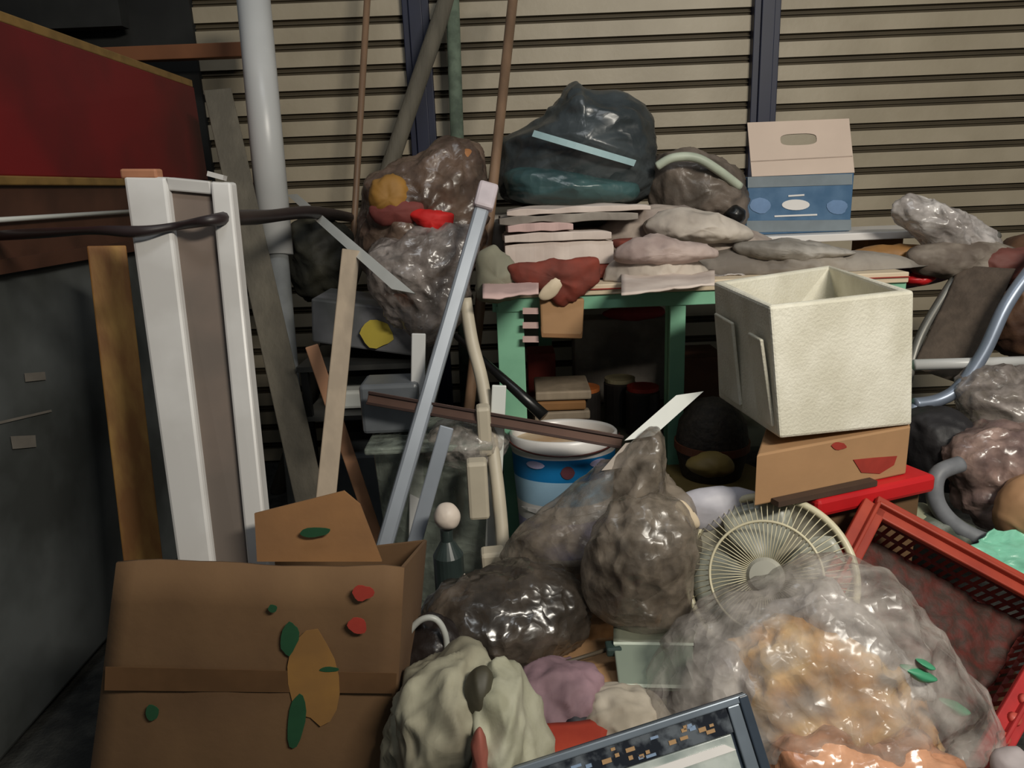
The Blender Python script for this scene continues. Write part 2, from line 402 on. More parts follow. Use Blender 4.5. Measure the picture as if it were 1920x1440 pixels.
for nm, m, cx, cy, rx, ry, sd, rt in (('mango_print', mango, 588, 1275, 50, 88, 3, -.15), ('leaf_print', inkgreen, 543, 1195, 16, 32, 4, .2), ('leaf_print', inkgreen, 556, 1350, 17, 50, 5, .12),
                                    ('leaf_print', inkgreen, 512, 1140, 9, 7, 6, 0), ('leaf_print', inkgreen, 618, 1254, 18, 5, 7, 0), ('green_spot', inkgreen, 286, 1335, 13, 15, 8, 0),
                                    ('red_stamp', inkred, 680, 1110, 20, 15, 9, 0), ('red_stamp', inkred, 670, 1172, 18, 16, 11, .4)):
    patch(nm, blot(cx, cy, rx, ry, sd, rot=rt), m, front, off=.0008 if nm == 'mango_print' else .0018)
patch('tape_band', [on_front(198, 1250), on_front(744, 1262), on_front(741, 1300), on_front(196, 1294)], mat('brown_tape', (92, 66, 42), .5), front, off=.0003)

# white framed panel standing in the box
wf = empty('framed_board', P(420, 1000, 1.25)*V(1, 1, 1).length if False else V(-.47, 1.2, .01), 'tall white framed panel with grey brown infill standing in the cardboard box', 'panel')
YT, YB = 1.42, 1.17
def lerpP(x0, y0, x1, y1, t): return P(x0+(x1-x0)*t, y0+(y1-y0)*t, YT+(YB-YT)*t)
def slab(name, q, m, th, par, **k):
    g = G(); n = V(0, 1, 0)*th; g.hexa([q[0], q[1], q[2], q[3]]+[p+n for p in q]); return g.out(name, m, par, **k)
def ext(a, b, k): return a+(b-a)*k
TL, TLi = P(230, 330, YT), P(310, 332, YT)
BL, BLi = P(330, 1045, YB), P(398, 1045, YB)
TRi, TR = P(393, 340, YT), P(432, 342, YT)
BRi, BR = P(462, 1045, YB), P(503, 1045, YB)
kk = (TL.y-1.095)/(TL.y-BL.y)
BL, BLi, BRi, BR = ext(TL, BL, kk), ext(TLi, BLi, kk), ext(TRi, BRi, kk), ext(TR, BR, kk)
slab('stile', [TL, TLi, BLi, BL], white, .035, wf, bevel=.006)
slab('stile', [TRi, TR, BR, BRi], white, .035, wf, bevel=.005)
slab('infill', [TLi+V(-.004, .012, -.02), TRi+V(.004, .012, -.02), BRi+V(.004, .012, .0), BLi+V(-.004, .012, 0)], taupe, .012, wf)
slab('top_rail', [TLi, TRi, TRi+V(0.002, 0, -.024), TLi+V(.001, 0, -.024)], white, .033, wf, bevel=.003)
G().bar(P(232, 326, YT+.015), P(300, 326, YT+.015), .018, .03).out('wooden_cap', mat('cap_wood', (170, 116, 86), .7), wf, bevel=.004)
G().bar(P(392, 326, YT+.01), P(422, 334, YT+.01), .009, .02).out('end_tab', white, wf)
# yellow plank leaning at its left
def pole(name, a, b, w_, t_, m, label, cat, group=None, hcut=False, bev=.003):
    o = G().bar(a, b, w_, t_, hcut=hcut).out(name, m, bevel=bev); return tag(o, label, cat, group)
def drop(a, b, z=.0):
    """extend a-b down to height z"""
    a = Vector(a); b = Vector(b); return a+(b-a)*((a.z-z)/(a.z-b.z))
a, b = P(200, 462, 1.70), P(268, 1045, 1.52); pole('wooden_plank', a, drop(a, b), .078, .02, ply, 'yellow brown wooden plank leaning left of the white framed panel', 'plank')
a, b = P(408, 170, 2.55), P(580, 930, 2.0); pole('wooden_plank', a, drop(a, b), .085, .02, greyw, 'weathered grey wooden board leaning between white panel and white pipe', 'plank')
# white pipe
wp = empty('drain_pipe', P(535, 530, 2.45), 'thick white plastic pipe rising out of the top of the frame at left', 'pipe')
a, b = P(470, -60, 2.62), P(519, 478, 2.42)
G().tube([a, b], .052, 24).out('pipe', pvc, wp, smooth=True)
G().tube([b, drop(a, b, .02)], .036, 24).out('spigot', mat('grey_pvc', (120, 122, 122), .4), wp, smooth=True)
# dark cable sleeve over the panel
pts = catmull([P(-60, 445, 1.62), P(100, 436, 1.45), P(185, 432, 1.37), P(260, 434, 1.36), P(330, 424, 1.38), P(420, 410, 1.40), P(500, 406, 1.9), P(585, 398, 2.3), P(660, 408, 2.9)], 8)
tag(G().tube(pts, [.009+.0015*math.sin(i*.35)+.009*max(0, min(1, (i-38)/8)) for i in range(len(pts))], 10).out('cable_bundle', mat('dark_sleeve', (40, 30, 30), .45), smooth=True), 'dark sleeved cable slung across the white framed panel', 'cable')

# ------------------------------------------------------------------ long thin poles
def rod(name, pts, r, m, label, cat, group=None, n=12):
    return tag(G().tube(pts, r, n).out(name, m, smooth=True), label, cat, group)
a, b = P(692, -60, 2.95), P(664, 420, 2.86); rod('bamboo_cane', [a, drop(a, b)], .012, bamb, 'thin brown cane standing upright in front of the left shutter', 'cane')
a, b = P(858, -60, 3.0), P(700, 400, 2.9); rod('bamboo_pole', [a, drop(a, b)], .031, greyw, 'thick dull bamboo pole slanting across the left navy post', 'pole')
a, b = P(846, -60, 3.0), P(858, 280, 3.0); rod('netting_roll', [a, drop(a, b, .0)], .026, greenc, 'grey green rolled netting hanging right of the left navy post', 'netting')
a, b = P(968, -60, 2.75), P(925, 340, 2.45); rod('bamboo_pole', [a, drop(a, b)], .017, bamb, 'slim brown bamboo pole rising above the metal tube', 'pole')
# silver tube
at = empty('metal_tube', P(735, 1045, 1.5), 'long silver metal tube leaning from table corner down to the box', 'tube')
a, b = P(915, 352, 1.98), P(722, 1020, 1.60); b = drop(a, b)
G().bar(a, b, .040, .022).out('tube_body', alu, at, bevel=.008)
g = G().bar(P(917, 345, 1.985), P(905, 392, 1.945), .052, .03).out('end_clip', mat('pinkish_clip', (190, 178, 182), .4), at, bevel=.008)
a, b = P(838, 800, 1.66), P(770, 1045, 1.56); pole('metal_profile', a, drop(a, b, .0), .034, .012, alu, 'short silver profile standing right of the long metal tube', 'profile')
# strip leaning towards the lens
a, b = P(548, 365, 2.75), P(757, 547, 1.62); pole('metal_strip', a, b, .026, .004, alub, 'flat silver strip slanting down over the left shutter to the bundle', 'strip', hcut=True, bev=0)
a, b = P(853, 628, 2.0), P(1020, 780, 1.85)
rod('umbrella_shaft', [a, a.lerp(b, .7), b], [.008, .014, .017], black, 'black tapered shaft slanting across the mint table leg', 'shaft')
br_ = empty('channel_bar', P(930, 790, 1.5), 'dark bronze metal channel bar lying across in front of the bucket', 'bar')
a, b = P(690, 746, 1.75), P(1166, 829, 1.72)
G().bar(a, b, .034, .012).out('channel', bronze, br_, bevel=.002)
sd = (b-a).cross((a+b)/2-V(0, 0, CAM_H)).normalized(); vw = ((a+b)/2-V(0, 0, CAM_H)).normalized()
for k in (-.013, .013): G().bar(a+sd*k-vw*.009, b+sd*k-vw*.009, .006, .008).out('lip', mat('bronze_dark', (58, 40, 34), .4, metal=.4), br_)
# battens
a, b = P(658, 470, 1.95), P(612, 925, 1.62); 
pole('wooden_batten', a, drop(a, b, .0), .046, .018, batt, 'pale upright batten in front of the grey yellow-dotted box', 'batten')
a, b = P(584, 648, 2.0), P(622, 760, 1.985); pole('wooden_batten', a, drop(a, b), .036, .016, woodr, 'reddish wooden batten beside the pale upright batten', 'batten')
a, b = P(785, 625, 1.85), P(783, 760, 1.82); pole('white_profile', a, drop(a, b), .036, .012, pvc, 'white flat profile upright left of the silver tube', 'profile')
a, b = P(936, 722, 1.78), P(930, 860, 1.75); pole('white_profile', a, drop(a, b), .036, .012, alub, 'short pale profile upright just left of the bucket', 'profile')

# grey box with yellow sticker on a metal rack, the rack stands on the floor
eb = empty('grey_case', P(675, 665, 2.2), 'dark grey case with a round yellow sticker below the brown bag', 'case')
q = [P(583, 560, 2.2), P(772, 582, 2.16), P(772, 668, 2.16), P(585, 642, 2.2)]
slab('casing', q, mat('case_grey', (112, 112, 116), .5, .08, 6, rgb2=(84, 86, 86)), .25, eb, bevel=.006)
fn = lambda x, y: P(x, y, 2.176)
build('yellow_sticker', blot(706, 625, 31, 26, 2, f=lambda x, y: P(x, y, 2.164)), [tuple(range(16))], yel, eb, solid=.002)
rk = empty('wire_rack', V(-.43, 2.3, 0), 'dark metal rack holding up the grey case', 'rack')
zb = P(585, 648, 2.2).z-.012; zc = P(772, 668, 2.16).z-.012; zz = min(zb, zc)-.018
for x in (-.62, -.27):
    for y in (2.16, 2.45): G().box((x, y, zz/2), (.022, .022, zz)).out('leg', black, rk)
G().box((-.445, 2.305, zz+.005), (.39, .32, .016)).out('shelf', mat('dark_shelf', (48, 48, 46), .4), rk)
G().box((-.445, 2.305, zz-.15), (.39, .32, .014)).out('shelf', mat('dark_shelf2', (60, 60, 58), .4), rk)
tag(G().box((-.46, 2.3, zz-.11), (.2, .2, .058)).out('tin_tray', alub, bevel=.01), 'shiny metal tin on the rack shelf under the grey case', 'tin')
# dark crate under the rack
tag(G().box((-.445, 2.30, .18), (.30, .24, .36)).out('plastic_crate', mat('slate_crate', (74, 78, 80), .5, .1), bevel=.01), 'slate grey crate on the ground inside the rack', 'crate')

# brown transparent bag bundle
bb = empty('brown_bag_bundle', P(790, 545, 2.3), 'brown plastic bag bundle with red and mustard contents left of the black bag', 'bag')
lump('bag', [(690, 400), (700, 335), (770, 310), (820, 278), (880, 275), (905, 310), (905, 400), (890, 470), (850, 545), (780, 560), (715, 520), (680, 460)], 2.32, .17, brownb, bb, .03, 7, 3)
lump('mustard_wad', [(700, 385), (705, 345), (740, 335), (765, 360), (760, 405), (720, 410)], 2.18, .04, mustard, bb, .01, 14, 4, n=8)
lump('orange_wad', [(815, 305), (835, 285), (880, 280), (890, 300), (860, 318)], 2.26, .04, mat('dull_orange', (150, 100, 58), .7), bb, .008, 14, 5, n=8)
lump('red_wad', [(768, 400), (800, 393), (845, 400), (843, 428), (815, 436), (785, 420)], 2.15, .03, red, bb, .008, 14, 6, n=8)
o = lump('plastic_bag', [(700, 470), (760, 440), (850, 425), (885, 450), (880, 520), (860, 590), (800, 625), (745, 590), (700, 530)], 2.14, .10, greyb, None, .028, 8, 8)
tag(o, 'crumpled grey plastic bag below the red wad', 'bag')
lump('red_rag', [(690, 395), (720, 375), (790, 380), (785, 410), (720, 420)], 2.16, .02, mat('dim_red', (112, 52, 46), .8), bb, .01, 14, 9, n=6)

o = lump('dark_sack', [(548, 470), (560, 425), (610, 415), (650, 440), (660, 520), (640, 560), (570, 556)], 2.62, .12, mat('sack_dark', (60, 58, 46), .7, .2, 8, .3, 30, rgb2=(38, 38, 32)), None, .02, 9, 160, n=20); tag(o, 'dark olive sack behind the upright batten', 'sack')
tag(G().box((-.47, 2.62, P(600, 555, 2.62).z/2), (.26, .22, P(600, 555, 2.62).z-.02)).out('dark_crate', mat('crate_dark', (42, 40, 36), .6), bevel=.006), 'tall dark crate at the back under the olive sack', 'crate')
o = lump('rusty_tin', [(715, 565), (722, 548), (760, 545), (775, 562), (765, 580), (728, 578)], 2.24, .03, mat('rusty', (128, 72, 40), .7), None, .004, 9, 161, n=10); tag(o, 'small rusty orange tin on top of the grey case', 'tin')
# ------------------------------------------------------------------ mint green table
tb = empty('steel_table', V(.33, 2.4, 0), 'mint green steel table with cream top carrying the heap', 'table')
A = P(928, 582, 2.12); B = P(1345, 560, 2.12); zt = (A.z+B.z)/2+.03
x0 = P(934, 600, 2.12).x; x1 = P(1256, 600, 2.12).x+.02
XR = P(1690, 560, 2.12).x
G().box(((x0-.03+XR)/2, 2.50, zt+.018), (XR-x0+.03, .82, .03)).out('table_top', cream, tb, bevel=.003)
G().bar(V(x0-.03, 2.087, zt+.020), V(XR, 2.087, zt+.020), .003, .004, side=V(0, 0, 1)).out('red_edge_line', inkred, tb)
G().bar(V(x0, 2.115, zt-.018), V(XR, 2.115, zt-.018), .04, .03, side=V(0, 0, 1)).out('front_rail', mint, tb, bevel=.002)
G().bar(V(x0, 2.87, zt-.018), V(XR, 2.87, zt-.018), .04, .03, side=V(0, 0, 1)).out('rear_rail', mint, tb, bevel=.002)
for x in (x0, XR-.03): G().bar(V(x, 2.11, zt-.018), V(x, 2.87, zt-.018), .04, .03, side=V(0, 0, 1)).out('side_rail', mint, tb, bevel=.002)
def leg(x, y, w1, m=mint): 
    g = G().bar(V(x, y, zt-.02), V(x, y, 0), w1, .03, side=V(1, 0, 0)); g.bar(V(x-w1/2+.003, y+.03, zt-.02), V(x-w1/2+.003, y+.03, 0), .006, .05, side=V(1, 0, 0)); return g.out('leg', m, tb, bevel=.002)
leg(x0+.035, 2.12, .078); leg(x1-.0, 2.12, .045); leg(x0+.17, 2.85, .05); leg(XR-.04, 2.12, .045); leg(XR-.04, 2.85, .045)
zs = P(1150, 775, 2.4).z
G().box(((x0+XR)/2+.02, 2.5, .34), (XR-x0-.06, .7, .015)).out('lower_shelf', mat('shelf_olive', (70, 72, 58), .6), tb)
# under the table: tins, papers, boxes
zs = .348
o = G().box((x0+.17, 2.40, zs+.075), (.17, .22, .15))
stk = []
names = [('lowest', 0), ('second lowest', 1), ('middle', 2), ('second highest', 3), ('top', 4)]
for k, (nm, i) in enumerate(names):
    g = G().box((x0+.19+.006*math.sin(k*2), 2.36, zs+.019+i*.034), (.17+.01*math.cos(k*3), .2, .03), Euler((0, 0, .05*math.sin(k*4))))
    tag(g.out('paper_bundle', card if k % 2 else batt, bevel=.006), '%s flat brown paper bundle in the stack under the table' % nm, 'bundle', 'paper bundles under the mint table')
def tin(): 
    r = empty('tin_can', V(0, 0, 0), 'dark tin can standing under the mint table', 'can', 'dark tin cans under the mint table')
    G().lathe([(.0, 0), (.055, 0), (.055, .14), (.05, .145), (0, .145)], (0, 0, 0), n=24).out('can_body', mat('tin_dark', (46, 42, 40), .35, .2), r)
    G().lathe([(.0, .1455), (.052, .1455), (.052, .158), (0, .158)], (0, 0, 0), n=24).out('lid', mat('tin_lid', (170, 96, 50), .45), r)
    return r
t0 = tin(); spots = [(1095, 2.35, 'dark tin can with orange lid nearest the paper bundles', None), (1162, 2.45, 'dark tin can with pale lid between two others under the table', 'p'), (1205, 2.33, 'dark tin can with red lid left of the right table leg', 'r')]
lidm = {'p': mat('tin_lid_pale', (150, 140, 110), .5), 'r': mat('tin_lid_red', (150, 44, 34), .5)}
for i, (px, y, lb, c) in enumerate(spots):
    if i == 0: r = t0
    else:
        r = t0.copy(); COL.objects.link(r)
        for ch in list(t0.children):
            q = ch.copy(); COL.objects.link(q); q.parent = r
            if ch.name.startswith('lid') and c: q.data = ch.data.copy(); q.data.materials[0] = lidm[c]
    r['label'] = lb; r.location = (P(px, 740, y).x, y, zs)
tag(G().box((P(1015, 740, 2.7).x, 2.66, zs+.11), (.1, .14, .22)).out('red_carton', mat('carton_red', (130, 42, 30), .6), bevel=.003), 'dark red carton behind the left table leg', 'carton')
tag(G().box((P(1165, 640, 2.72).x, 2.74, zs+.16), (.36, .12, .32)).out('grey_carton', clothg, bevel=.006), 'wide grey carton at the back under the table', 'carton')
tag(G().box((P(1300, 700, 2.5).x, 2.45, zs+.12), (.14, .2, .24)).out('brown_carton', mat('carton_brown', (92, 58, 40), .7), bevel=.003), 'brown carton right of the front table leg', 'carton')
g = lump('red_rag', [(1130, 590), (1165, 575), (1235, 575), (1240, 592), (1180, 600)], 2.68, .04, mat('rag_pinkred', (150, 52, 56), .8), None, .006, 14, 12, n=6)
tag(g, 'pinkish red rag on top of the grey carton under the table', 'rag')
pb = empty('paper_bag', P(1053, 640, 2.14), 'tan paper bag hanging from the table front under the rust cloth', 'bag')
slab('bag_body', [P(1012, 560, 2.06), P(1096, 560, 2.06), P(1092, 636, 2.05), P(1015, 634, 2.05)], cardp, .028, pb, bevel=.006)
slab('bag_fold', [P(1014, 612, 2.057), P(1093, 613, 2.057), P(1091, 634, 2.048), P(1016, 632, 2.048)], card, .004, pb)
pk = empty('price_cards', V(0, 0, 0), 'x', 'card') if False else None
g = G()
for i, yy in enumerate((583, 610, 636)): g.bar(P(980, yy, 2.08), P(1010, yy, 2.08), .018, .006)
tag(g.out('label_strips', paperp), 'pinkish paper strips stuck on the left table leg', 'labels')

# ------------------------------------------------------------------ heap on the table
zt2 = zt+.034
bx = G().box((P(1080, 440, 2.62).x, 2.66, (P(1080, 392, 2.5).z+zt2)/2-.005), (.60, .36, P(1080, 392, 2.5).z-zt2-.012))
tag(bx.out('storage_box', clothg, bevel=.02), 'grey box on the table under the black bag', 'box')
# paper bundles in front of it
seedn = 20
specs = [(948, 1150, 452, 497, paperw, 'thick white paper bundle lowest in the pile at the table left'),
         (944, 1143, 434, 451, paperw, 'white paper bundle second lowest in the left pile'),
         (950, 1072, 417, 433, paperp, 'short pink tinged paper bundle in the middle of the left pile'),
         (936, 1196, 400, 416, clothg, 'grey limp paper bundle near the top of the left pile'),
         (952, 1222, 387, 399, paperw, 'topmost white paper bundle below the black bag')]
zcur = zt2+.0
# a flat cloth pad lifts the pile
o = G().box((P(1045, 520, 2.3).x, 2.30, (zt2+P(1045, 497, 2.2).z)/2), (.32, .24, P(1045, 497, 2.2).z-zt2-.004)).out('folded_blanket', rust, bevel=.015)
tag(o, 'rust brown folded blanket below the paper pile', 'blanket')
for k, (xl, xr, yt, yb, m, lb) in enumerate(specs):
    a = P(xl, yb, 2.2); b = P(xr, yb, 2.2); zt_ = P((xl+xr)/2, yt, 2.2).z; zb_ = P((xl+xr)/2, yb, 2.2).z
    pts = []; n = 22; vs = []; fs = []
    for sgn, z0 in ((0, zb_), (1, zt_-.001)):
        for i in range(n+1):
            for j in range(5):
                u = i/n; x = a.x+(b.x-a.x)*u; y = 2.19+.26*j/4
                zz_ = z0+.005*noise.noise(V(u*5, j*.4, k*3+sgn))*(.5 if k < 3 else 1.4)-(0 if sgn == 0 else .006*abs(2*u-1)**4)
                vs.append(V(x+.004*math.sin(j*2+k), y+.006*noise.noise(V(u*6, k, 0))+.010*math.sin(k*5), zz_))
    M2 = (n+1)*5
    for h in (0, 1):
        for i in range(n):
            for j in range(4): q = h*M2+i*5+j; fs.append((q, q+1, q+6, q+5))
    for i in range(n):
        fs.append((i*5, (i+1)*5, M2+(i+1)*5, M2+i*5)); fs.append((i*5+4, (i+1)*5+4, M2+(i+1)*5+4, M2+i*5+4))
    for j in range(4):
        fs.append((j, j+1, M2+j+1, M2+j)); fs.append((n*5+j, n*5+j+1, M2+n*5+j+1, M2+n*5+j))
    o = build('paper_bundle', vs, fs, m, None, bevel=.002); tag(o, lb, 'paper', 'paper bundles piled on the table left')
o = lump('rust_cloth', [(960, 500), (1010, 490), (1075, 488), (1115, 490), (1112, 530), (1085, 555), (1050, 572), (1015, 550), (975, 530)], 2.06, .03, rust, None, .012, 12, 31, n=10)
tag(o, 'rust red cloth hanging over the table front edge', 'cloth')
lump('cream_patch', [(1010, 555), (1040, 520), (1060, 525), (1035, 560)], 2.035, .008, cream, o, .003, 14, 32, n=5)
o = lump('grey_rag', [(905, 480), (930, 470), (960, 500), (975, 545), (930, 560), (900, 550)], 2.1, .04, mat('sage_rag', (132, 130, 112), .8), None, .012, 12, 33, n=8)
tag(o, 'sage grey rag at the left corner of the table top', 'rag')
o = lump('white_cloth', [(1140, 545), (1150, 500), (1200, 465), (1270, 462), (1305, 490), (1330, 530), (1290, 545), (1200, 548)], 2.17, .07, cloth, None, .016, 8, 34, floor=zt2)
tag(o, 'off white cloth heaped at the front of the table', 'cloth')
o = lump('white_cloth', [(1120, 440), (1200, 400), (1290, 395), (1380, 420), (1460, 455), (1480, 500), (1400, 520), (1280, 500), (1160, 490)], 2.36, .11, mat('warm_grey_cloth', (176, 162, 150), .8, .1, 8, .2, 30, rgb2=(140, 126, 118)), None, .024, 7, 35, floor=zt2)
tag(o, 'warm grey cloth rolled out behind the off white cloth', 'cloth')
o = sheet('plastic_sheet', P(1150, 520, 2.16), P(1400, 525, 2.16), P(1480, 470, 2.5), P(1180, 440, 2.5), filml, None, 40, 26, .014, 9, 36)
tag(o, 'wrinkled white plastic sheet over the middle of the table', 'sheet')
o = lump('white_cloth', [(1300, 490), (1400, 466), (1520, 466), (1640, 474), (1700, 490), (1720, 520), (1600, 540), (1400, 545), (1310, 535)], 2.24, .09, clothg, None, .022, 7, 37, floor=zt2)
tag(o, 'grey white cloth stretched behind the polystyrene box', 'cloth')
for k, (pp, m, lb) in enumerate((([(1590, 478), (1640, 462), (1720, 460), (1750, 478), (1700, 494), (1620, 494)], mat('ochre_wrap', (150, 108, 60), .6), 'ochre wrapper under the white shelf board'),
                                 ([(1600, 515), (1660, 500), (1740, 500), (1780, 520), (1700, 540), (1620, 535)], mat('purple_wrap', (104, 72, 88), .6), 'purple wrapper right behind the polystyrene box'),
                                 ([(1690, 520), (1720, 512), (1750, 518), (1730, 532), (1700, 532)], reds, 'small red wrapper near the purple wrapper'))):
    o = lump('wrapper', pp, 2.36-.03*k, .04, m, None, .008, 12, 40+k, n=6); tag(o, lb, 'wrapper')
o = lump('wooden_scrap', [(1150, 450), (1200, 447), (1215, 458), (1160, 468)], 2.2, .03, rust, None, .004, 12, 44, n=5); tag(o, 'small rust brown scrap between paper pile and white sheet', 'scrap')

for k, (pp, y, dp, m, lb) in enumerate((
    ([(1210, 420), (1260, 392), (1340, 400), (1400, 430), (1390, 452), (1300, 452), (1230, 446)], 2.24, .06, cloth, 'pale cloth on top of the warm grey cloth'),
    ([(1155, 478), (1190, 452), (1260, 448), (1330, 462), (1345, 482), (1260, 492), (1180, 492)], 2.12, .05, mat('pinkish_cloth', (186, 168, 160), .8, .1, 8, .2, 30, rgb2=(148, 130, 124)), 'pinkish cloth wad above the off white cloth'),
    ([(1380, 458), (1460, 452), (1560, 462), (1600, 476), (1500, 486), (1400, 482)], 2.2, .06, mat('silver_cloth', (168, 162, 154), .7, .1, 8, .2, 30, rgb2=(120, 114, 106)), 'silver grey cloth just below the white shelf board'),
    ([(1700, 475), (1760, 455), (1840, 450), (1900, 470), (1890, 510), (1800, 520), (1720, 512)], 2.26, .07, mat('dull_white_wad', (150, 140, 128), .7, .1, 8, .2, 30, rgb2=(96, 84, 74)), 'dull white wad right of the purple wrapper'),
    ([(1840, 490), (1880, 470), (1950, 475), (1970, 510), (1900, 525), (1850, 515)], 2.22, .05, mat('maroon_wad', (110, 62, 54), .7, .1, 8), 'maroon wad at the right edge above the chair'))):
    o = lump('cloth_wad', pp, y, dp, m, None, .014, 10, 240+k, n=20); wrinkle(m, 20, .4) if k != 0 else None; tag(o, lb, 'cloth')
for k, (y0_, x0_, x1_, m, lb) in enumerate(((512, 1165, 1340, paperw, 'white flat paper on the front edge of the table top'), (500, 905, 1010, paperp, 'pinkish flat paper at the left front corner of the table top'))):
    o = sheet('paper_sheet', PZ(x0_, y0_+42 if k == 0 else 560, zt2+.012), PZ(x1_, y0_+24 if k == 0 else 554, zt2+.012), PZ(x1_, y0_-4, zt2+.014), PZ(x0_, y0_+4, zt2+.014), m, None, 20, 10, .004, 9, 250+k, th=.004); tag(o, lb, 'paper')
# black bag
kb = empty('bin_bag', P(1085, 385, 2.6), 'big black bin bag knotted on top of the heap', 'bag')
lump('bag_body', [(945, 300), (955, 262), (1010, 235), (1045, 205), (1062, 178), (1080, 166), (1098, 180), (1150, 182), (1195, 205), (1218, 245), (1226, 300), (1222, 350), (1180, 378), (1080, 388), (980, 380), (942, 350)], 2.6, .2, binb, kb, .022, 5, 50, n=26, per=7, stretch=(.6, 1, 1.6))
lump('knot', [(1060, 190), (1070, 165), (1085, 160), (1097, 172), (1102, 195), (1080, 202)], 2.52, .03, binb, kb, .01, 16, 51, n=8)
lump('teal_base', [(948, 350), (960, 318), (1040, 316), (1130, 335), (1190, 345), (1180, 374), (1080, 386), (980, 380)], 2.49, .12, teal, kb, .012, 7, 52, n=14, stretch=(.6, 1, 1.6))
# tape hugging the bag front
a, b = P(1000, 250, 2.42), P(1190, 306, 2.42); pts = []
for i in range(13):
    t = i/12; q = a.lerp(b, t); q.y = 2.36+.09*(2*t-1)**2; pts.append(q)
pts = [P(1000+190*i/12, 250+56*i/12, 2.352+.05*(2*i/12-1)**2) for i in range(13)]
vs = []; fs = []
for q in pts: vs += [q+V(.004, 0, .009), q-V(.004, 0, .009)]
for i in range(12): fs.append((2*i, 2*i+1, 2*i+3, 2*i+2))
build('tape', vs, fs, tape, kb, solid=.004)
# second bag
sb = empty('dark_bag', P(1310, 430, 2.5), 'grey brown bag with a pale strap right of the black bin bag', 'bag')
lump('bag_body', [(1225, 330), (1245, 295), (1300, 280), (1340, 300), (1380, 335), (1395, 390), (1380, 430), (1300, 435), (1235, 410)], 2.55, .12, mat('brown_grey_bag', (120, 108, 98), .4, .2, 8, .4, 30, rgb2=(82, 74, 66)), sb, .022, 8, 53)
pts = catmull([P(1232, 312, 2.42), P(1262, 296, 2.405), P(1305, 296, 2.4), P(1345, 318, 2.405), P(1387, 350, 2.44)], 6)
G().tube(pts, [.014]*len(pts), 8).out('strap', mat('pale_green_strap', (172, 180, 162), .5), sb, smooth=True)
o = lump('black_scrap', [(1360, 400), (1378, 385), (1396, 395), (1392, 415), (1370, 418)], 2.42, .03, black, None, .004, 14, 54, n=6); tag(o, 'small black scrap beside the beverage carrier', 'scrap')

# shelf board and beverage carrier
a = P(1392, 449, 2.42); b = P(1772, 441, 2.42)
zsb = (a.z+b.z)/2
tag(G().hexa([V(a.x, 2.42, zsb-.012), V(b.x, 2.42, zsb-.012), V(b.x, 2.72, zsb-.012), V(a.x, 2.72, zsb-.012), V(a.x, 2.42, zsb+.012), V(b.x, 2.42, zsb+.012), V(b.x, 2.72, zsb+.012), V(a.x, 2.72, zsb+.012)]).out('shelf_board', pailw, bevel=.003), 'white glossy shelf board under the beverage carrier', 'board')
for k, x in enumerate((a.x+.06, b.x-.12)):
    tag(G().box((x, 2.62, (zt2+zsb-.012)/2), (.12, .12, zsb-.012-zt2)).out('support_block', card), ('cardboard block under the %s end of the white shelf board' % ('left', 'right')[k]), 'block')
cr = empty('beverage_carrier', V(P(1500, 440, 2.55).x, 2.55, zsb+.012), 'beige and blue cardboard beverage carrier with handle hole', 'carrier')
zc0 = zsb+.013; xl = P(1398, 400, 2.5).x; xr = P(1596, 400, 2.5).x; zm = P(1500, 328, 2.5).z; zk = P(1500, 300, 2.52).z; ztp = P(1500, 226, 2.56).z
cbody = G().hexa([V(xl, 2.5, zc0), V(xr, 2.5, zc0), V(xr, 2.66, zc0), V(xl, 2.66, zc0), V(xl+.005, 2.5, zm), V(xr, 2.5, zm), V(xr, 2.66, zm), V(xl+.005, 2.66, zm)]).out('carrier_body', carrb, cr, bevel=.003)
fc = lambda x, y: P(x, y, 2.4985)
build('grey_band', [fc(1402, 332), fc(1598, 326), fc(1598, 346), fc(1402, 352)], [(0, 1, 2, 3)], carrg, cbody, solid=.001)
build('grey_band', [fc(1400, 414), fc(1596, 412), fc(1596, 432), fc(1400, 436)], [(0, 1, 2, 3)], carrg, cbody, solid=.001)
build('oval_emblem', [fc(1492+26*math.cos(i/12*math.pi), 384+10*math.sin(i/12*math.pi)) for i in range(24)], [tuple(range(24))], pailw, cbody, solid=.002)
build('white_mark', [fc(1478, 366), fc(1508, 364), fc(1508, 367), fc(1478, 369)], [(0, 1, 2, 3)], pailw, cbody, solid=.002)
build('white_mark', [fc(1452, 404), fc(1532, 401), fc(1532, 404), fc(1452, 407)], [(0, 1, 2, 3)], pailw, cbody, solid=.002)
for cx, cy in ((1425, 385), (1570, 388)): build('pale_print', blot(cx, cy, 20, 14, cx, f=lambda x, y: P(x, y, 2.4982)), [tuple(range(16))], mat('print_pale', (104, 134, 172), .5), cbody, solid=.001)
